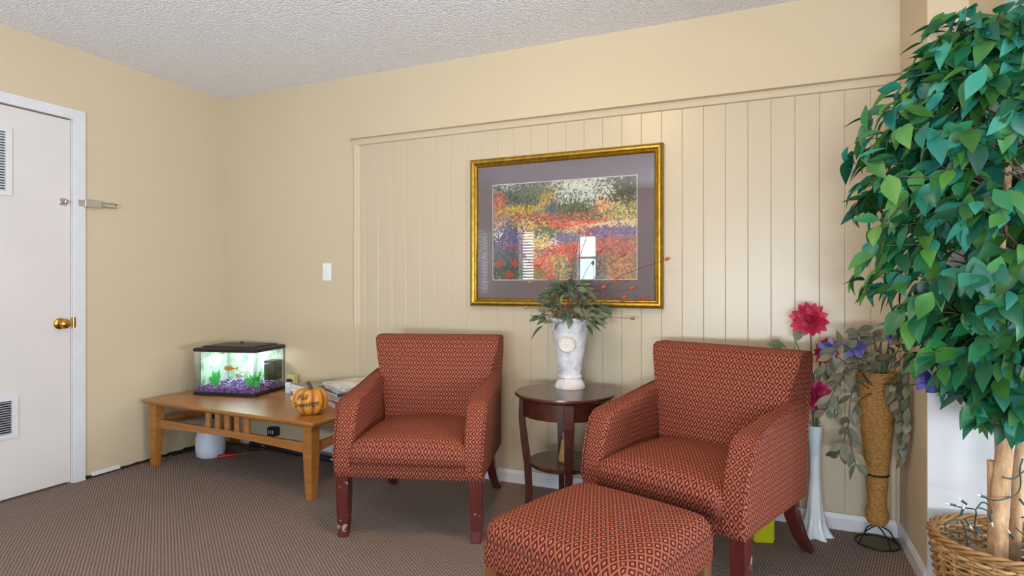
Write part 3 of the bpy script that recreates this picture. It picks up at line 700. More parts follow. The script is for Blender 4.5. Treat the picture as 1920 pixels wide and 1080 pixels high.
def weed(x, y, n, h, label):
    p = thing('aquarium_plant', label, 'aquarium plant', Rt @ Vector((x, y, .046)), .2, 'plastic plants in the fish tank')
    for k in range(n):
        a = rnd(0, 2*PI); l = rnd(.1, .5); hh_ = h*rnd(.5, 1.05); r0 = rnd(.0, .022)
        b = Vector((r0*math.cos(a), r0*math.sin(a), 0)); e = b+Vector((l*hh_*math.cos(a), l*hh_*math.sin(a), hh_))
        md = (b+e)/2+Vector((0, 0, .01)); sd = Vector((-math.sin(a), math.cos(a), 0))*.0052
        MB().add([b-sd*.5, b+sd*.5, md-sd, md+sd, e], [(0, 1, 3, 2), (2, 3, 4)]).build('blade', 'weed', p)
weed(-.125, -.085, 44, .115, 'bright green plastic plant at the left end of the fish tank')
weed(.165, -.075, 50, .115, 'bright green plastic plant at the right front of the fish tank')
weed(.095, -.05, 26, .08, 'low green plastic plant in the middle of the fish tank')
M['goldfish'] = plain('orange_goldfish', srgb(236, 150, 34), .35, var=.15, scale=50); M['palefish'] = plain('pale_fish', srgb(228, 214, 176), .4, var=.1, scale=50)
def fish(x, y, z, L, rz, mat, label):
    f = thing('goldfish', label, 'fish', Rt @ Vector((x, y, z)), rz, 'fish swimming in the tank')
    R = []
    for k in range(11):
        u = k/10; h = .24*L*math.sin(PI*u**.7)**.75*(1-.35*u)+.006*L; wv = h*.55
        R.append([(L*(.5-u), wv*math.cos(a), h*math.sin(a)) for a in np.linspace(0, 2*PI, 13)[:-1]])
    MB().rings(R).build('body', mat, f, smooth='all')
    MB().add([(-.46*L, -.002, 0), (-.78*L, -.001, .2*L), (-.66*L, 0, 0), (-.78*L, -.001, -.2*L), (-.46*L, .002, 0)], [(0, 1, 2), (0, 2, 3), (4, 2, 1), (4, 3, 2)]).build('tail_fin', mat, f)
    MB().add([(.1*L, 0, .2*L), (-.05*L, 0, .33*L), (-.25*L, 0, .2*L), (-.1*L, .003, .15*L)], [(0, 1, 3), (1, 2, 3), (0, 3, 2)]).build('dorsal_fin', mat, f)
    for s in (-1, 1): MB().lathe([(.0, -.012*L), (.012*L, -.006*L), (.014*L, 0), (.012*L, .006*L), (0, .012*L)], 8, (.36*L, s*.085*L, .04*L)).build('eye', 'black', f)
fish(-.015, -.085, .165, .078, PI+.3, 'goldfish', 'plump orange goldfish swimming near the water surface in the tank')
fish(.045, -.07, .118, .085, PI-.15, 'palefish', 'pale fish low in the middle of the tank')
# things beside and under the table
fb = thing('fish_food_bottle', 'small pale bottle with dark cap behind the right side of the fish tank', 'bottle', (.720, -.110, TZ))
MB().lathe([(.020, 0), (.022, .004), (.022, .058), (.014, .070)], 16).build('body', 'jug', fb, smooth=True)
MB().lathe([(.014, .068), (.015, .088), (.006, .090)], 16).build('cap', 'black', fb, smooth=True)
fc = thing('food_carton', 'tall yellowish carton leaning by the wall behind the fish tank', 'carton', (.700, -.058, TZ))
MB().box(-.03, .03, -.018, .018, 0, .108).build('carton_body', plain('pale_yellow_card', srgb(206, 196, 120), .6), fc, bevel=.002)
MB().box(-.022, .022, -.019, -.0182, .02, .08).build('carton_label', plain('blue_print', srgb(70, 92, 128), .6), fc)
# pumpkin with painted greeting
PK = Vector((1.290, -.540, TZ)); pk = thing('decorative_pumpkin', 'small painted orange pumpkin with greeting lettering on the coffee table', 'pumpkin', PK)
camd = math.atan2(CAM.y-PK.y, CAM.x-PK.x)
def pk_r(a, ph):                 # a azimuth, ph latitude
    rib = 1-.10*abs(math.cos(a*4.5))**6
    return .098*rib
def pk_pt(a, ph, k=1):
    r = pk_r(a, ph)*k; cz = math.sin(ph); cr = math.cos(ph)**.75
    z = .074+.074*math.copysign(abs(cz)**.9, cz)-(.016 if ph > 0 else .006)*max(0, abs(cz)-.8)/.2
    return Vector((r*cr*math.cos(a), r*cr*math.sin(a)*.92, max(0, z)))
R = [[pk_pt(2*PI*j/90, ph) for j in range(90)] for ph in np.linspace(-PI/2*.985, PI/2*.985, 22)]
t = NT('painted_pumpkin'); v = t.coords(); n = t.noise(v, 22, 4); sp = t.n.new('ShaderNodeSeparateXYZ'); t.link(v, sp.inputs[0])
an = t.math('ARCTAN2', t.math('DIVIDE', sp.outputs[1], .92), sp.outputs[0])
rb = t.math('POWER', t.math('ABSOLUTE', t.math('COSINE', t.math('MULTIPLY', an, 4.5))), 5)
c = t.ramp(n, [(.25, srgb(206, 128, 40)), (.5, srgb(226, 160, 56)), (.75, srgb(230, 184, 84))]); c = t.mix(t.math('MULTIPLY', rb, .75), c, srgb(150, 78, 48))
t.col(c); t.set(Roughness=.5); t.bump(n, .2, .004); M['pumpkin'] = t.m
MB().rings(R).build('body', 'pumpkin', pk, smooth='all')
MB().tube([(0, 0, .118), (.002, 0, .138), (-.006, -.002, .156), (-.018, -.004, .170)], [.016, .011, .010, .012], 8).build('stalk', plain('brown_stalk', srgb(92, 68, 60), .8, var=.3, scale=80), pk, smooth=True)
def pumpkin_text(s, size, zc, mat, shear, aoff):
    cu = bpy.data.curves.new('lettering', 'FONT'); cu.body = s; cu.size = size; cu.align_x = 'CENTER'; cu.shear = shear; cu.offset = .0004
    ob = bpy.data.objects.new('lettering', cu); COL.objects.link(ob); bpy.context.view_layer.update()
    me = bpy.data.meshes.new_from_object(ob.evaluated_get(bpy.context.evaluated_depsgraph_get())); bpy.data.objects.remove(ob)
    bm = bmesh.new(); bm.from_mesh(me); bmesh.ops.triangulate(bm, faces=bm.faces); bmesh.ops.subdivide_edges(bm, edges=[e for e in bm.edges if e.calc_length() > .006], cuts=1)
    for vv_ in bm.verts:
        x, y = vv_.co.x, vv_.co.y; a = camd+aoff+x/.092
        ph = (zc+y*1.0+.10*x)/.085
        q = pk_pt(a, ph, 1.0); nrm = Vector((q.x, q.y, (q.z-.074)*1.2)).normalized(); vv_.co = q+nrm*.0018
    bm.to_mesh(me); bm.free(); me.materials.clear(); me.materials.append(mat); link('lettering', me, pk)
ink = plain('black_ink', srgb(34, 26, 24), .6)
pumpkin_text('Fall', .044, .016, ink, .35, -.55); pumpkin_text('Greetings', .037, -.020, ink, .35, -.40)
# magazines in two stacks
def magazine(x, y, z, w, d, h, rz, cover, label, edge='white_plastic'):
    m = thing('magazine', label, 'magazine', (x, y, z), rz, 'magazines stacked on the coffee table')
    MB().box(-w/2, w/2-.002, -d/2+.001, d/2-.001, .0006, h-.0006).build('pages', M['paper'], m)
    mb = MB().box(-w/2, w/2, -d/2, d/2, 0, .0006).box(-w/2, w/2, -d/2, d/2, h-.0006, h); mb.box(w/2-.0012, w/2, -d/2, d/2, .0006, h-.0006)
    mb.build('cover', cover, m)
M['paper'] = plain('page_edges', srgb(226, 222, 220), .8, var=.05)
cov = [plain('cover_%d' % k, srgb(*c), .35, var=.35, scale=9) for k, c in enumerate([(120, 134, 112), (206, 206, 212), (216, 210, 206), (150, 176, 166), (120, 86, 100), (160, 62, 66), (196, 196, 190), (66, 62, 72), (208, 196, 188)])]
z = TZ; HS = 1.55
for k, (h, ci, lb) in enumerate(((.016, 6, 'white magazine at the bottom of the left stack beside the pumpkin'), (.012, 1, 'pale grey magazine second from the bottom of the left stack'), (.010, 8, 'cream magazine in the middle of the left stack'), (.014, 1, 'thick white-edged magazine second from the top of the left stack'), (.012, 0, 'grey-green covered magazine on top of the left stack'))):
    magazine(1.055+.006*((k*7) % 3), -.195+.008*((k*5) % 3)-(.02 if k == 4 else 0), z, .21, .28, h*HS, -.35+.12*((k*3) % 4), cov[ci], lb); z += h*HS
z = TZ
for k, (h, ci, lb) in enumerate(((.018, 5, 'red-covered magazine at the bottom of the right stack by the armchair'), (.010, 8, 'cream magazine second from the bottom of the right stack'), (.014, 4, 'plum-covered magazine in the right stack'), (.010, 7, 'dark-covered magazine in the right stack by the armchair'), (.010, 3, 'pale teal magazine third from the top of the right stack'), (.012, 6, 'off-white magazine second from the top of the right stack'), (.008, 2, 'pinkish white magazine on top of the right stack'))):
    magazine(1.315+.006*((k*7) % 3), -.215+.008*((k*5) % 3), z, .21, .28, h*HS, -.55+.08*((k*3) % 4), cov[ci], lb); z += h*HS
# jug
jg = thing('water_jug', 'translucent white plastic jug on the carpet under the coffee table', 'jug', (.275, -.330, 0))
MB().rings([rrect(.060, .060, .055, 0), rrect(.078, .078, .066, .014), rrect(.083, .083, .07, .05), rrect(.084, .084, .07, .12), rrect(.076, .076, .066, .16), rrect(.050, .050, .045, .20), rrect(.026, .026, .025, .228), rrect(.024, .024, .023, .25)]).build('body', 'jug', jg, smooth=50)
MB().lathe([(.027, .246), (.027, .266), (.022, .269)], 20).build('cap', plain('blue_cap', srgb(50, 60, 120), .4), jg, smooth=True)
MB().tube(bez([(.055, -.05, .165), (.075, -.068, .19), (.050, -.045, .225), (.022, -.018, .232)], 14), .009, 8).build('handle', 'jug', jg, smooth=True)
mb = MB(); la = rrect(.0846, .0846, .07, .035)[11:16]; lb_ = rrect(.0846, .0846, .07, .10)[11:16]; mb.add(la+lb_, [(k, k+1, k+6, k+5) for k in range(4)]); mb.build('label_print', plain('blue_label', srgb(110, 110, 190), .5, var=.4, scale=60), jg)
# screwdriver
sd = thing('screwdriver', 'long screwdriver with red handle lying on the carpet beside the jug', 'screwdriver', (.385, -.300, .012), math.radians(52))
def rodx(prof, n=14): return MB().rings([[(x, r*math.cos(2*PI*j/n), r*math.sin(2*PI*j/n)) for j in range(n)] for x, r in prof])
rodx([(-.055, .006), (-.05, .011), (-.01, .012), (.04, .010), (.05, .007)]).build('handle', 'red', sd, smooth=True)
rodx([(.05, .0035), (.22, .0035), (.235, .002)]).build('shaft', 'chrome', sd, smooth=True)
# pipe along the wall
pp = thing('black_pipe', 'long dark metal pipe lying on the floor along the back wall', 'pipe', (.86, -.098, .021), math.radians(-5.5))
rodx([(-.54, .020), (.60, .020)], 18).build('tube', 'pipe', pp, smooth=30)
for x in (-.40, -.08, .24, .45): rodx([(x-.010, .0205), (x-.009, .0225), (x+.009, .0225), (x+.010, .0205)], 18).build('band', 'chrome' if x in (-.40, .24) else 'pipe', pp, smooth=30)
ad = thing('outlet_adapter', 'black multi-plug adapter on the wall under the coffee table', 'power adapter', (.505, -.002, .118))
MB().box(-.035, .035, -.05, 0, -.03, .03).build('body', 'black', ad, bevel=.006)
for dx in (-.018, .0, .018):
    MB().box(dx-.003, dx+.003, -.0512, -.0498, -.012, .012).build('slot', 'white_plastic', ad)
cord = MB().tube(bez([(.505, -.03, .09), (.50, -.05, .05), (.47, -.09, .01), (.40, -.12, .006), (.22, -.06, .006), (.08, -.10, .006), (.05, -.25, .006), (.04, -.42, .006)], 40), .005, 6).build('power_cord', 'black', None, smooth=True)
tag(cord, 'black power cord trailing along the floor under the coffee table', 'cord')

# ------------------------------------------------------------------ round side table
RTC = Vector((2.685, -.355, 0)); RH = .600
st = thing('side_table', 'round dark cherry side table with lower shelf between the armchairs', 'side table', RTC, math.radians(23.4-90))
MB().lathe([(.20, RH-.026), (.225, RH-.024), (.232, RH-.016), (.240, RH-.012), (.240, RH-.005), (.236, RH), (.0, RH)], 64).build('table_top', 'cherry', st, smooth=30)
MB().lathe([(.192, RH-.105), (.206, RH-.105), (.206, RH-.026), (.192, RH-.026)], 64, caps=False).rings([[(.206*math.cos(a), .206*math.sin(a), z) for a in np.linspace(0, 2*PI, 65)[:-1]] for z in (RH-.1045, RH-.104)], caps=False).build('apron', 'cherry', st, smooth=30)
for k in range(4):
    a = k*PI/2; pts = []
    for r, z, wd, dp in ((.205, RH-.026, .024, .014), (.206, RH-.13, .023, .016), (.196, .38, .020, .018), (.180, .26, .018, .018), (.172, .12, .016, .017), (.178, 0, .015, .016)):
        cxx, cyy = r*math.cos(a), r*math.sin(a); d = Vector((math.cos(a), math.sin(a), 0)); s = Vector((-math.sin(a), math.cos(a), 0)); c0 = Vector((cxx, cyy, z))
        pts.append([c0-s*wd-d*dp, c0-s*wd+d*dp, c0+s*wd+d*dp, c0+s*wd-d*dp])
    MB().rings(pts).build('leg', 'cherry', st, bevel=.003)
MB().lathe([(.0, .252), (.168, .252), (.176, .258), (.176, .266), (.170, .270), (0, .270)], 48).build('lower_shelf', 'cherry', st, smooth=30)
# figurine on the lower shelf
fg = thing('figurine', 'small tan figurine standing on the lower shelf of the side table', 'figurine', at(1060, 858, 2.83).xy.to_3d()+Vector((0, 0, .270)))
MB().lathe([(.0, 0), (.034, 0), (.036, .01), (.030, .04), (.022, .08), (.020, .10), (.012, .112)], 18).build('robe', 'figurine', fg, smooth='all')
MB().lathe([(.004, .108), (.013, .114), (.016, .126), (.013, .138), (.004, .143)], 16).build('head', 'figurine', fg, smooth='all')
MB().add(*leaf_geo(.085, .035, .1, .1)).build('wing', 'figurine', fg).matrix_local = Matrix.Translation((.012, -.018, .10)) @ basis((.35, -.1, -.9))

# ------------------------------------------------------------------ urn and its dried arrangement
UR = Vector((2.672, -.235, RH))
ur = thing('urn_vase', 'weathered white tapered urn with round medallion on the side table', 'vase', UR)
MB().lathe([(.0, 0), (.076, 0), (.078, .008), (.072, .022), (.060, .040), (.054, .048), (.060, .052), (.060, .060), (.053, .066), (.054, .074), (.066, .150), (.082, .24), (.097, .318), (.101, .330), (.108, .334), (.110, .342), (.108, .350), (.100, .350), (.094, .335), (.080, .27), (.0, .27)], 48).build('body', 'urn', ur, smooth=50)
md = Vector((CAM.x-UR.x-.5, CAM.y-UR.y, 0)).normalized(); side = Vector((-md.y, md.x, 0)); rr_ = .0865
mo = md*(.078+.0035)+Vector((0, 0, .225)); tilt = Vector((md.x*.18, md.y*.18, 1)).normalized()
def disc_ring(prof, n=28): return MB().rings([[mo+md*h+side*(r*math.cos(2*PI*j/n))+tilt*(r*math.sin(2*PI*j/n)) for j in range(n)] for r, h in prof])
med = disc_ring([(.043, -.03), (.043, .006), (.040, .011), (.035, .010), (.032, .004), (.001, .004)]).build('medallion', plain('cream_medallion', srgb(216, 208, 194), .7), ur, smooth=50)
disc_ring([(.006, .003), (.005, .007), (.001, .008)], 10).build('medallion_boss', 'urn', med)
for k in range(6):
    a = k*PI/3; q = mo+md*.004+side*(.016*math.cos(a))+tilt*(.016*math.sin(a)); MB().tube([mo+md*.005, q], [.0022, .0012], 6).build('medallion_spoke', 'urn', med)
AR = UR+Vector((0, 0, .30))
ar = thing('dried_arrangement', 'dusty green foliage with orange pods filling the white urn', 'flower arrangement', AR)
lm = [leaf_mesh('leaf', 'ivy', .075, .036, .25, .25), leaf_mesh('leaf', 'ivy', .060, .034, .35, .1), leaf_mesh('leaf', 'ivy', .085, .030, .2, .35)]
random.seed(11)
for k in range(190):
    a = rnd(0, 2*PI); el = rnd(-.45, 1.35); r = rnd(.07, .165)*(1.0 if el < .6 else .8)
    p = Vector((r*math.cos(a)*math.cos(el), r*math.sin(a)*math.cos(el)*.85, .075+.135*math.sin(el)+rnd(-.01, .02)))
    if el < 0 and r*math.cos(el) < .118: p.x *= .122/max(.02, r*math.cos(el)); p.y *= .122/max(.02, r*math.cos(el))
    if (AR+p).y > -.045: p.y = -.05-AR.y
    d = Vector((math.cos(a), math.sin(a)*.8, rnd(-.7, .7)))
    if (AR+p).y > -.12: d.y = -abs(d.y)*.3
    put(random.choice(lm), 'leaf', ar, p, d, rnd(.65, 1.1), rnd(-.9, .9))
mb = MB()
for k in range(120):
    a = rnd(0, 2*PI); r = rnd(.0, .085); p = Vector((r*math.cos(a), r*math.sin(a), .02+rnd(0, .09)))
    d = Vector((rnd(-1, 1), rnd(-1, .3), rnd(-.3, 1))).normalized()*rnd(.03, .08); mb.tube([p, p+d*.5+Vector((0, 0, .008)), p+d], .0015, 4)
tag(mb.build('dry_moss', 'straw', ar), kind='stuff')
pods = [(1086, 438), (1101, 440), (1075, 468), (1127, 470), (1070, 492), (1166, 480), (1247, 487), (1182, 541), (1150, 530), (1129, 540), (1167, 558), (1204, 560), (1182, 597), (996, 530), (985, 483), (990, 577)]
dep0 = (AR-CAM).dot(FW)
for k, (px, py) in enumerate(pods):
    far = abs(px-1075)/1110*dep0
    tip = at(px, py, dep0-.03+.06*((k*37) % 10)/10-.0) - AR
    if (AR+tip).y > -.06: tip.y = -.06-AR.y
    mid = Vector((tip.x*.45, tip.y*.45, max(.05, tip.z*.62+.02)))
    sk = MB().tube(bez([(rnd(-.03, .03), rnd(-.03, .02), .0), mid, tip], 14), .0014, 5).build('stalk', 'twig', ar)
    d = (tip-mid).normalized(); pr_ = [(0, .001), (.25, .007), (.5, .009), (.75, .007), (1, .001)]
    x = d.orthogonal().normalized(); yv = d.cross(x)
    MB().rings([[tip+d*(u*.028-.004)+(x*math.cos(2*PI*j/8)+yv*math.sin(2*PI*j/8))*r for j in range(8)] for u, r in pr_]).build('seed_pod', 'straw' if k in (12, 15, 14, 13) else 'pod', sk, smooth='all')

# ------------------------------------------------------------------ floor vase with dahlias
FV = Vector((3.774, -.119, 0))
fv = thing('floor_vase', 'slim white glass floor vase with flared foot behind the right armchair', 'vase', FV)
R = []
for z, r, lob in ((0, .060, .28), (.02, .050, .25), (.05, .040, .16), (.10, .033, .08), (.18, .026, .03), (.26, .0215, 0), (.33, .021, 0), (.40, .025, 0), (.46, .030, 0), (.487, .0325, 0)):
    R.append([(r*(1+lob*math.cos(6*a))*math.cos(a), r*(1+lob*math.cos(6*a))*math.sin(a), max(0, z-(0 if z else 0))) for a in np.linspace(0, 2*PI, 49)[:-1]])
R2 = [[(x*.8, y*.8, .488) for x, y, z in R[-1]], [(x*.7, y*.7, .36) for x, y, z in R[-1]]]
MB().rings(R+R2).build('body', 'frost', fv, smooth=60)
petal = {k: [leaf_mesh('petal', k, .048, .022, .55, -.22, .6), leaf_mesh('petal', k, .036, .019, .6, -.35, .6)] for k in ('dahlia', 'magenta')}
def dahlia(c, face, rad, kind, label, layers, stem_end):
    f = thing('silk_dahlia', label, 'flower', c, 0, 'pink dahlias in the slim floor vase'); fz = Vector(face).normalized(); rad *= 1.18; ux = fz.orthogonal().normalized(); uy = fz.cross(ux)
    for L, (n, tilt, off) in enumerate(layers):
        for k in range(n):
            a = 2*PI*(k+.5*(L % 2))/n+rnd(-.1, .1); rad_d = ux*math.cos(a)+uy*math.sin(a)
            d = (rad_d*math.cos(tilt)+fz*math.sin(tilt)).normalized()
            put(petal[kind][0 if L < 3 else 1], 'petal', f, fz*off+rad_d*.012, d, rad/.058*rnd(.9, 1.08)*(1-.10*L), rnd(-.15, .15), fz)
    MB().lathe([(.0, -.004), (.012, 0), (.014, .006), (.008, .014), (0, .017)], 14).build('flower_heart', kind, f, smooth='all').matrix_local = basis(fz.orthogonal(), 0, fz)
    se = Vector(stem_end)-Vector(c)
    MB().tube(bez([-fz*.004, -fz*.03+Vector((0, 0, -.03)), se*.5+Vector((rnd(-.01, .01), 0, 0)), se], 16), .0035, 6).build('stem', 'stem', f, smooth=True)
toc = lambda p: (CAM-p).normalized()
full = [(14, .15, -.006), (13, .45, .002), (11, .75, .010), (8, 1.05, .016), (5, 1.3, .020)]
p = at(1518, 600, 2.60); dahlia(p, toc(p)+Vector((-.1, 0, .15)), .074, 'dahlia', 'large crimson dahlia standing tallest in the slim floor vase', full, FV+Vector((-.006, 0, .44)))
p = at(1546, 655, 2.63); dahlia(p, Vector((.4, -.7, -.3)), .058, 'dahlia', 'drooping crimson dahlia below the tall one beside blue flowers', full[:4], FV+Vector((.008, 0, .44)))
p = at(1526, 742, 2.62); dahlia(p, Vector((.25, -.85, .25)), .066, 'magenta', 'magenta dahlia lowest, just above the slim vase rim', full[:4], FV+Vector((.0, .01, .44)))
fl = thing('dahlia_foliage', 'green leaf sprays standing in the slim floor vase', 'foliage', FV+Vector((0, 0, .487)))
fol = leaf_mesh('leaf', 'ivy', .075, .045, .2, .15)
for (px, py, dx, dz) in ((1470, 647, -.8, .1), (1492, 640, .3, .9), (1488, 662, -.6, -.2), (1540, 700, .8, -.4), (1552, 715, .9, -.3), (1508, 690, .5, -.6)):
    q = at(px, py, 2.62)-fl.location; put(fol, 'leaf', fl, q, RT*dx+Vector((0, -.2, dz)), rnd(.75, 1.05), rnd(-.4, .4), toc(at(px, py, 2.6)))
    MB().tube(bez([(0, 0, -.05), (q.x*.3, q.y*.4, q.z*.55), q], 10), .0018, 5).build('stem', 'stem', fl)

# ------------------------------------------------------------------ wicker cone vase with eucalyptus and blue flowers
WV = Vector((4.012, -.112, 0))
wv = thing('wicker_cone_vase', 'tall golden woven cone vase on a round wire stand in the corner', 'vase', WV)
def wr(z):
    pts = [(.075, .010), (.085, .030), (.105, .042), (.125, .044), (.145, .040), (.165, .034), (.20, .035), (.30, .042), (.42, .052), (.55, .064), (.65, .073), (.735, .081)]
    for (a, ra), (b, rb_) in zip(pts[:-1], pts[1:]):
        if z <= b: return ra+(rb_-ra)*(z-a)/(b-a)
    return pts[-1][1]
NR = 84; R = []
for i in range(NR*2+1):
    z = .075+.66*i/(NR*2); row_i = i//2
    R.append([((wr(z)+(.0032*math.sin(j*PI/2+row_i*PI)+.001 if i % 2 else -.002))*math.cos(2*PI*j/72), (wr(z)+(.0032*math.sin(j*PI/2+row_i*PI)+.001 if i % 2 else -.002))*math.sin(2*PI*j/72), z) for j in range(72)])
R += [[(.074*math.cos(2*PI*j/72), .074*math.sin(2*PI*j/72), .733) for j in range(72)], [(.060*math.cos(2*PI*j/72), .060*math.sin(2*PI*j/72), .60) for j in range(72)]]
MB().rings(R).build('woven_body', 'seagrass', wv, smooth=60)
for z, r in ((.738, .0045), (.730, .004)):
    MB().tube([(wr(.735)*math.cos(a), wr(.735)*math.sin(a), z) for a in np.linspace(0, 2*PI, 41)[:-1]], r, 6, closed=True).build('rim_cord', 'seagrass', wv, smooth=True)
MB().tube([((wr(.30)+.002)*math.cos(a), (wr(.30)+.002)*math.sin(a), .300) for a in np.linspace(0, 2*PI, 33)[:-1]], .004, 6, closed=True).build('dark_band', 'iron', wv, smooth=True)
MB().lathe([(0, .001), (.078, .001), (.080, .004), (.0, .006)], 40).build('stand_disc', 'iron_disc', wv, smooth=30)
MB().tube([(.082*math.cos(a), .082*math.sin(a), .006) for a in np.linspace(0, 2*PI, 41)[:-1]], .0035, 6, closed=True).build('stand_ring', 'iron', wv, smooth=True)
for k in range(4):
    a = k*PI/2+.5; MB().tube(bez([(.082*math.cos(a), .082*math.sin(a), .006), (.062*math.cos(a), .062*math.sin(a), .045), (.03*math.cos(a), .03*math.sin(a), .068), (.006*math.cos(a), .006*math.sin(a), .077)], 14), .003, 6).build('stand_wire', 'iron', wv, smooth=True)
ev = thing('eucalyptus_arrangement', 'sage green eucalyptus sprays spilling out of the woven cone vase', 'foliage', WV+Vector((0, 0, .70)))
el = [leaf_mesh('leaf', 'sage', .070, .034, .2, .15, .5), leaf_mesh('leaf', 'sage', .058, .034, .3, .1, .55), leaf_mesh('leaf', 'sage', .082, .028, .25, .3, .45)]
dw = 2.46; random.seed(5)
sprays = [[(1630, 700), (1600, 680), (1575, 720), (1570, 780)], [(1628, 700), (1604, 720), (1590, 800), (1604, 870)], [(1632, 700), (1590, 650), (1560, 665), (1545, 700)], [(1640, 700), (1615, 640), (1608, 620)],
          [(1640, 700), (1605, 760), (1580, 830), (1572, 848)], [(1668, 700), (1700, 660), (1715, 700), (1712, 770)], [(1668, 700), (1690, 740), (1708, 800), (1716, 850)], [(1660, 700), (1690, 640), (1700, 615)],
          [(1670, 700), (1700, 720), (1722, 790), (1722, 840)], [(1655, 700), (1640, 650), (1636, 625)], [(1662, 700), (1672, 720), (1688, 770), (1700, 830)], [(1650, 700), (1600, 690), (1560, 740), (1548, 770)]]
for i, sp_ in enumerate(sprays):
    dd = [0, -.03-.02*(i % 3), -.05-.03*(i % 3), -.05-.03*(i % 2)]
    pts = [at(px, py, dw+dd[k])-ev.location for k, (px, py) in enumerate(sp_)]
    for q in pts:
        w_ = q+ev.location
        if w_.x > XR-.02 and w_.y > YS-.02: q.x -= (w_.x-XR+.02)
        if w_.y > -.03: q.y -= (w_.y+.03)
    pts[0] = Vector((pts[0].x*.5, pts[0].y*.3, -.04)); cv = bez(pts, 18)
    MB().tube(cv, .0022, 5).build('stem', 'twig', ev)
    for k in range(4, len(cv), 2):
        dirn = (cv[k]-cv[k-1]).normalized()
        for s in (-1, 1):
            if random.random() < .18: continue
            sd_ = dirn.cross((CAM-(cv[k]+ev.location)).normalized()).normalized()*s
            dd_ = dirn*.6+sd_*rnd(.5, 1)+Vector((0, 0, -.35))+Vector((rnd(-.3, .3), rnd(-.4, .1), rnd(-.2, .2)))
            if (cv[k]+ev.location).x > XR-.08: dd_.x = -abs(dd_.x)*.4
            put(random.choice(el), 'leaf', ev, cv[k], dd_, rnd(.65, 1.0), rnd(-.7, .7), toc(cv[k]+ev.location)+Vector((0, 0, .4)))
# upright blades
for px, py in ((1622, 640), (1638, 625), (1668, 640), (1655, 628), (1648, 645), (1680, 648)):
    b = Vector((rnd(-.03, .03), rnd(-.03, .03), 0)); tp = at(px, py, dw)-ev.location
    if (tp+ev.location).y > -.03: tp.y = -.03-ev.location.y
    sdv = RT*.010; mdp = b.lerp(tp, .6)
    MB().add([b-sdv*.6, b+sdv*.6, mdp-sdv, mdp+sdv, tp], [(0, 1, 3, 2), (2, 3, 4)]).build('blade', 'ivy', ev)
ip = [leaf_mesh('petal', 'iris', .036, .024, -.4, .25, .55), leaf_mesh('petal', 'iris', .030, .018, -.5, -.3, .55)]
def iris(px, py, dep, sc, label, src):
    p = at(px, py, dep)
    if p.y > -.04: p.y = -.04
    f = thing('blue_flower', label, 'flower', p, 0, 'blue violet silk flowers around the cone vase'); fz = (toc(p)+Vector((rnd(-.3, .3), 0, .4))).normalized(); ux = fz.orthogonal().normalized(); uy = fz.cross(ux)
    for k in range(9):
        a = 2*PI*k/5+(0 if k < 5 else .6); tl = .1 if k < 5 else .9
        d = (ux*math.cos(a)+uy*math.sin(a))*math.cos(tl)+fz*math.sin(tl); put(ip[0 if k < 5 else 1], 'petal', f, fz*.002, d, sc*rnd(.9, 1.1), rnd(-.3, .3), fz)
    e = Vector(src)-p; MB().tube(bez([Vector((0, 0, 0)), e*.4+Vector((0, -.01, -.01)), e], 12), .002, 5).build('stem', 'stem', f)
rim = WV+Vector((0, -.01, .69))
iris(1552, 652, 2.50, 1.3, 'blue violet flower beside the drooping crimson dahlia', rim); iris(1603, 652, 2.42, 1.3, 'blue violet flower above the left rim of the cone vase', rim)
iris(1668, 632, 2.44, .75, 'small closed blue bud standing above the cone vase', rim); iris(1735, 716, 2.06, 1.15, 'blue violet flower hanging at the corner before the white wall', rim)
# yellow bottle behind the chair
yb = thing('yellow_bottle', 'neon yellow plastic bottle on the floor behind the right armchair', 'bottle', (3.560, -.270, 0), .3)
MB().rings([rrect(.042, .025, .012, 0), rrect(.045, .028, .012, .008), rrect(.045, .028, .012, .13), rrect(.030, .022, .012, .165), rrect(.014, .014, .010, .19), rrect(.013, .013, .010, .205)]).build('body', 'yellow', yb, smooth=50)
MB().lathe([(.016, .200), (.016, .225), (.012, .228)], 16).build('cap', 'yellow', yb, smooth=True)

# ------------------------------------------------------------------ ficus tree in a basket
BK = Vector((4.272, -.735, 0)); BR = .195; BZ = .300
bk = thing('wicker_basket', 'round woven willow basket holding the artificial ficus', 'basket', BK)
def br(z): return .150+(BR-.150)*(z/BZ)**.8
random.seed(3); mb = MB(); NS = 22
for i in range(25):
    z = .008+i*.0118; ph = i % 2; pts = []
    for j in range(NS*4):
        a = 2*PI*j/(NS*4); r = br(z)+.0065*math.cos(a*NS+ph*PI)+rnd(-.0012, .0012); pts.append((r*math.cos(a), r*math.sin(a), z+rnd(-.0018, .0018)+.002*math.sin(3*a+i)))
    mb.tube(pts, rnd(.0046, .0062), 6, closed=True)
tag(mb.build('woven_rows', 'wicker', bk, smooth='all'), kind='stuff')
for k in range(NS):
    a = 2*PI*k/NS+PI/NS*0; MB().tube([(br(z)*math.cos(a), br(z)*math.sin(a), z) for z in np.linspace(.004, BZ+.004, 6)], .005, 6).build('stake', 'wicker', bk, smooth=True)
for q in range(3):
    MB().tube([((BR+.008*math.cos(9*a+q*2*PI/3))*math.cos(a), (BR+.008*math.cos(9*a+q*2*PI/3))*math.sin(a), BZ+.004+.008*math.sin(9*a+q*2*PI/3)) for a in np.linspace(0, 2*PI, 91)[:-1]], .0065, 6, closed=True).build('rim_braid', 'wicker', bk, smooth='all')
MB().lathe([(0, .0), (.15, .0), (.155, .006), (.0, .010)], 32).build('bottom', 'wicker', bk)
MB().lathe([(0, .205), (.178, .200), (.176, .19), (.0, .19)], 32).build('soil_fill', 'dark', bk)
FT = BK+Vector((0, 0, .205))
ft = thing('ficus_tree', 'tall artificial ficus tree with glossy green leaves at the right edge', 'tree', FT)
dt = (BK-CAM).dot(FW)
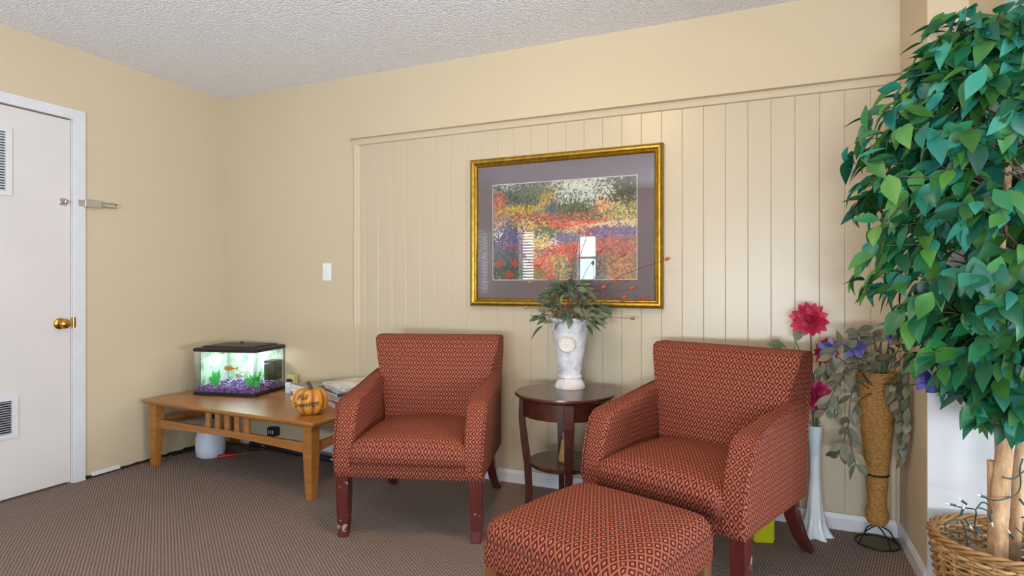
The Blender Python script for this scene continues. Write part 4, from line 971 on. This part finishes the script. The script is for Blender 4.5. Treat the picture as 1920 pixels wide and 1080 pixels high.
def tl(px, py, dd=0): return at(px, py, dt+dd)-FT
def trunk(pts, rs, nm='trunk'):
    cv = bez(pts, 24); rr2 = list(np.interp(np.linspace(0, 1, len(cv)), np.linspace(0, 1, len(rs)), rs)); rr2 = [r*(1+.06*mnoise.noise((i*.7, 0, r*50))) for i, r in enumerate(rr2)]
    return MB().tube(cv, rr2, 12).build(nm, 'bark', ft, smooth='all')
b0 = tl(1870, 1040); b0.z = -.004
trunk([b0, tl(1874, 940), tl(1882, 850), tl(1872, 740), tl(1850, 650), tl(1870, 500), tl(1890, 330), tl(1885, 180)], [.027, .025, .023, .022, .020, .015, .010, .005])
b1 = tl(1902, 1010, .06); b1.z = -.004
trunk([b1, tl(1910, 880, .06), tl(1924, 760, .05), tl(1900, 660, .05), tl(1930, 500, .02), tl(1950, 330, .02)], [.017, .016, .015, .014, .010, .005])
b2 = tl(1862, 1030, .03); b2.z = -.004
trunk([b2, tl(1862, 930, .03), tl(1861, 864, .03)], [.016, .016, .015], 'cut_stump')
# crown envelope
EZ = [(.66, .05), (.72, .13), (.80, .20), (.88, .26), (.97, .29), (1.06, .34), (1.12, .44), (1.25, .45), (1.40, .45), (1.52, .46), (1.62, .45), (1.70, .34), (1.80, .25), (1.90, .22), (1.97, .10)]
def env(z): return float(np.interp(z, [a for a, b in EZ], [b for a, b in EZ]))
CC = BK.copy()+RT*.02
def blocked(p, m=.03): return p.y > YS-.004-m and p.x > XR-m or p.y > -m or p.z > H-m or (p.x > XH-m and p.x < XH+.75+m and p.z > 1.968-m)
random.seed(21)
fm = [leaf_mesh('leaf', 'ficus', .092, .050, .30, .25, .42, .85), leaf_mesh('leaf', 'ficus', .080, .046, .45, .40, .40, .85), leaf_mesh('leaf', 'ficus', .100, .048, .22, .12, .45, .8)]
fgeo = [leaf_geo(.092, .050, .30, .25, .42, .85), leaf_geo(.080, .046, .45, .40, .40, .85), leaf_geo(.100, .048, .22, .12, .45, .8)]
nb = 0; bulk = MB(); made = []
# branches reaching out from the trunk, leaves along and at their ends
branches = []
for k in range(150):
    z = .72+1.20*((k*.618034) % 1); a = rnd(0, 2*PI); R_ = env(z)*rnd(.62, 1.04)
    tip = Vector((CC.x+R_*math.cos(a), CC.y+R_*math.sin(a), z-.03*R_))
    if blocked(tip, .05):
        tip.y = min(tip.y, YS-.07) if tip.x > XR-.06 else min(tip.y, -.07)
        if blocked(tip, .05): continue
    root = Vector((CC.x+rnd(-.03, .03), CC.y+rnd(-.03, .03), max(.72, z-.10)))
    mid = root.lerp(tip, .55)+Vector((0, 0, .05)); branches.append((root, mid, tip))
for px, py, dd in ((1765, 30, 0), (1800, 60, -.1), (1750, 95, .05), (1850, 45, -.05), (1890, 30, 0), (1612, 262, .1), (1640, 215, 0), (1690, 178, .1), (1632, 520, .1), (1650, 400, 0), (1700, 240, -.15), (1690, 330, -.2), (1660, 460, -.1), (1720, 590, -.1), (1760, 660, -.1), (1640, 310, .05), (1740, 140, 0)):
    tip = at(px, py, dt+dd)
    if blocked(tip, .05): tip += (CAM-tip).normalized()*.25
    root = Vector((CC.x, CC.y, max(.8, tip.z-.12))); branches.append((root, root.lerp(tip, .55)+Vector((0, 0, .05)), tip))
cand = []
for root, mid, tip in branches:
    cv = bez([root-FT, mid-FT, tip-FT], 12)
    MB().tube(cv, [.0036-.0024*i/(len(cv)-1) for i in range(len(cv))], 5).build('branch', 'twig', ft, smooth='all')
    for k in range(3, len(cv)):
        for _ in range(3 if k > 5 else 1):
            p = cv[k]+FT+Vector((rnd(-.05, .05), rnd(-.05, .05), rnd(-.05, .03)))
            out = Vector((p.x-CC.x, p.y-CC.y, 0)); out = out.normalized() if out.length > .01 else Vector((0, -1, 0))
            d = out*rnd(.2, 1)+Vector((rnd(-.5, .5), rnd(-.5, .5), rnd(-1.2, .15)))
            if blocked(p+d.normalized()*.1, .005) or blocked(p, .02): continue
            cand.append((p, d, rnd(.7, 1.12), rnd(-.6, .6), random.randrange(3), out))
def score(c):
    p = c[0]+c[1].normalized()*.04; v = p-CAM; dep = v.dot(FW); px = 960+FPX*v.dot(RT)/dep
    return dep+(.9 if px > 1935 else 0)
cand.sort(key=score)
for n_, (p, d, sc, rl, ki, out) in enumerate(cand):
    up = Vector((0, 0, 1))+out*.9
    if n_ < 300: put(fm[ki], 'leaf', ft, p-FT, d, sc, rl, up)
    else:
        m = Matrix.Translation(p-FT) @ basis(d, rl, up) @ Matrix.Scale(sc, 4); v_, f_ = fgeo[ki]; bulk.add([m @ Vector(q) for q in v_], f_)
tag(bulk.build('inner_foliage', 'ficus', ft, smooth='all'), kind='stuff')
# stones and string lights in the basket
def stone(px, py, dd, r, label):
    p = at(px, py, dt+dd); p.z = .203+r*.62
    s = thing('stone', label, 'stone', p-Vector((0, 0, r*.62)), 0, 'stones in the basket')
    mb = MB(); R = [[Vector((math.cos(a)*math.cos(b), math.sin(a)*math.cos(b), math.sin(b))) for a in np.linspace(0, 2*PI, 15)[:-1]] for b in np.linspace(-1.5, 1.5, 9)]
    seed = px*.13
    mb.rings([[Vector((q.x*r*1.15, q.y*r, q.z*r*.66+r*.62))*(1+.18*mnoise.noise(q*1.5+Vector((seed, 0, 0)))) for q in ring] for ring in R]).build('stone_body', 'rock', s, smooth='all')
stone(1818, 1025, -.02, .040, 'largest brown river stone at the front of the basket'); stone(1795, 1010, .05, .032, 'small brown stone near the left rim of the basket'); stone(1825, 1000, .09, .034, 'brown stone behind the largest one in the basket')
stone(1850, 1050, -.06, .028, 'small stone by the foot of the ficus trunk')
sl = thing('string_lights', 'dark green string of mini lights wound round the ficus trunk and basket', 'string lights', FT)
def cordp(pts, n=30):
    cv = bez(pts, n); MB().tube(cv, .0022, 5).build('wire', 'lightcord', sl, smooth='all'); return cv
paths = [[tl(1745+48, 1010, -.10), tl(1772, 985, -.06), tl(1800, 975, -.04), tl(1812, 1005, -.02), tl(1816, 1030, -.02)], [tl(1795, 950, .02), tl(1815, 953, .0), tl(1830, 958, -.02), tl(1828, 985, -.01), tl(1838, 1010, -.02)],
         [tl(1830, 955, -.02), tl(1842, 942, -.02), tl(1856, 950, -.035), tl(1860, 962, -.04), tl(1846, 955, -.03), tl(1835, 952, -.02)], [tl(1850, 935, -.035), tl(1868, 938, -.045), tl(1890, 934, -.04), tl(1908, 925, .0), tl(1914, 905, .03), tl(1912, 880, .03), tl(1918, 860, .03)],
         [tl(1880, 895, -.04), tl(1900, 898, -.03), tl(1912, 890, -.0), tl(1925, 880, .03)], [tl(1905, 990, -.05), tl(1925, 1005, -.05), tl(1945, 995, -.02), tl(1930, 970, .03), tl(1900, 975, .06)], [tl(1895, 1030, -.06), tl(1915, 1025, -.06), tl(1940, 1040, -.05)]]
for ps in paths: cordp(ps)
for px, py, dx, dz, dd in ((1792, 948, -.9, .25, .02), (1812, 945, -.8, .6, .0), (1850, 933, -.9, .3, -.04), (1856, 965, .2, -.9, -.04), (1912, 936, .6, -.7, .0), (1810, 972, .3, -.5, -.03), (1802, 966, .2, .8, -.03), (1833, 988, .1, -.9, -.01), (1920, 1000, .3, -.6, -.05), (1900, 1010, -.4, .6, -.06)):
    p = tl(px, py, dd); d = (RT*dx+Vector((0, -.1, dz))).normalized()
    so = MB().tube([p, p+d*.022], .0038, 8).build('bulb_socket', 'lightcord', sl); MB().tube([p+d*.020, p+d*.030, p+d*.038], [.0028, .0028, .0006], 6).build('mini_bulb', 'bulb', so)
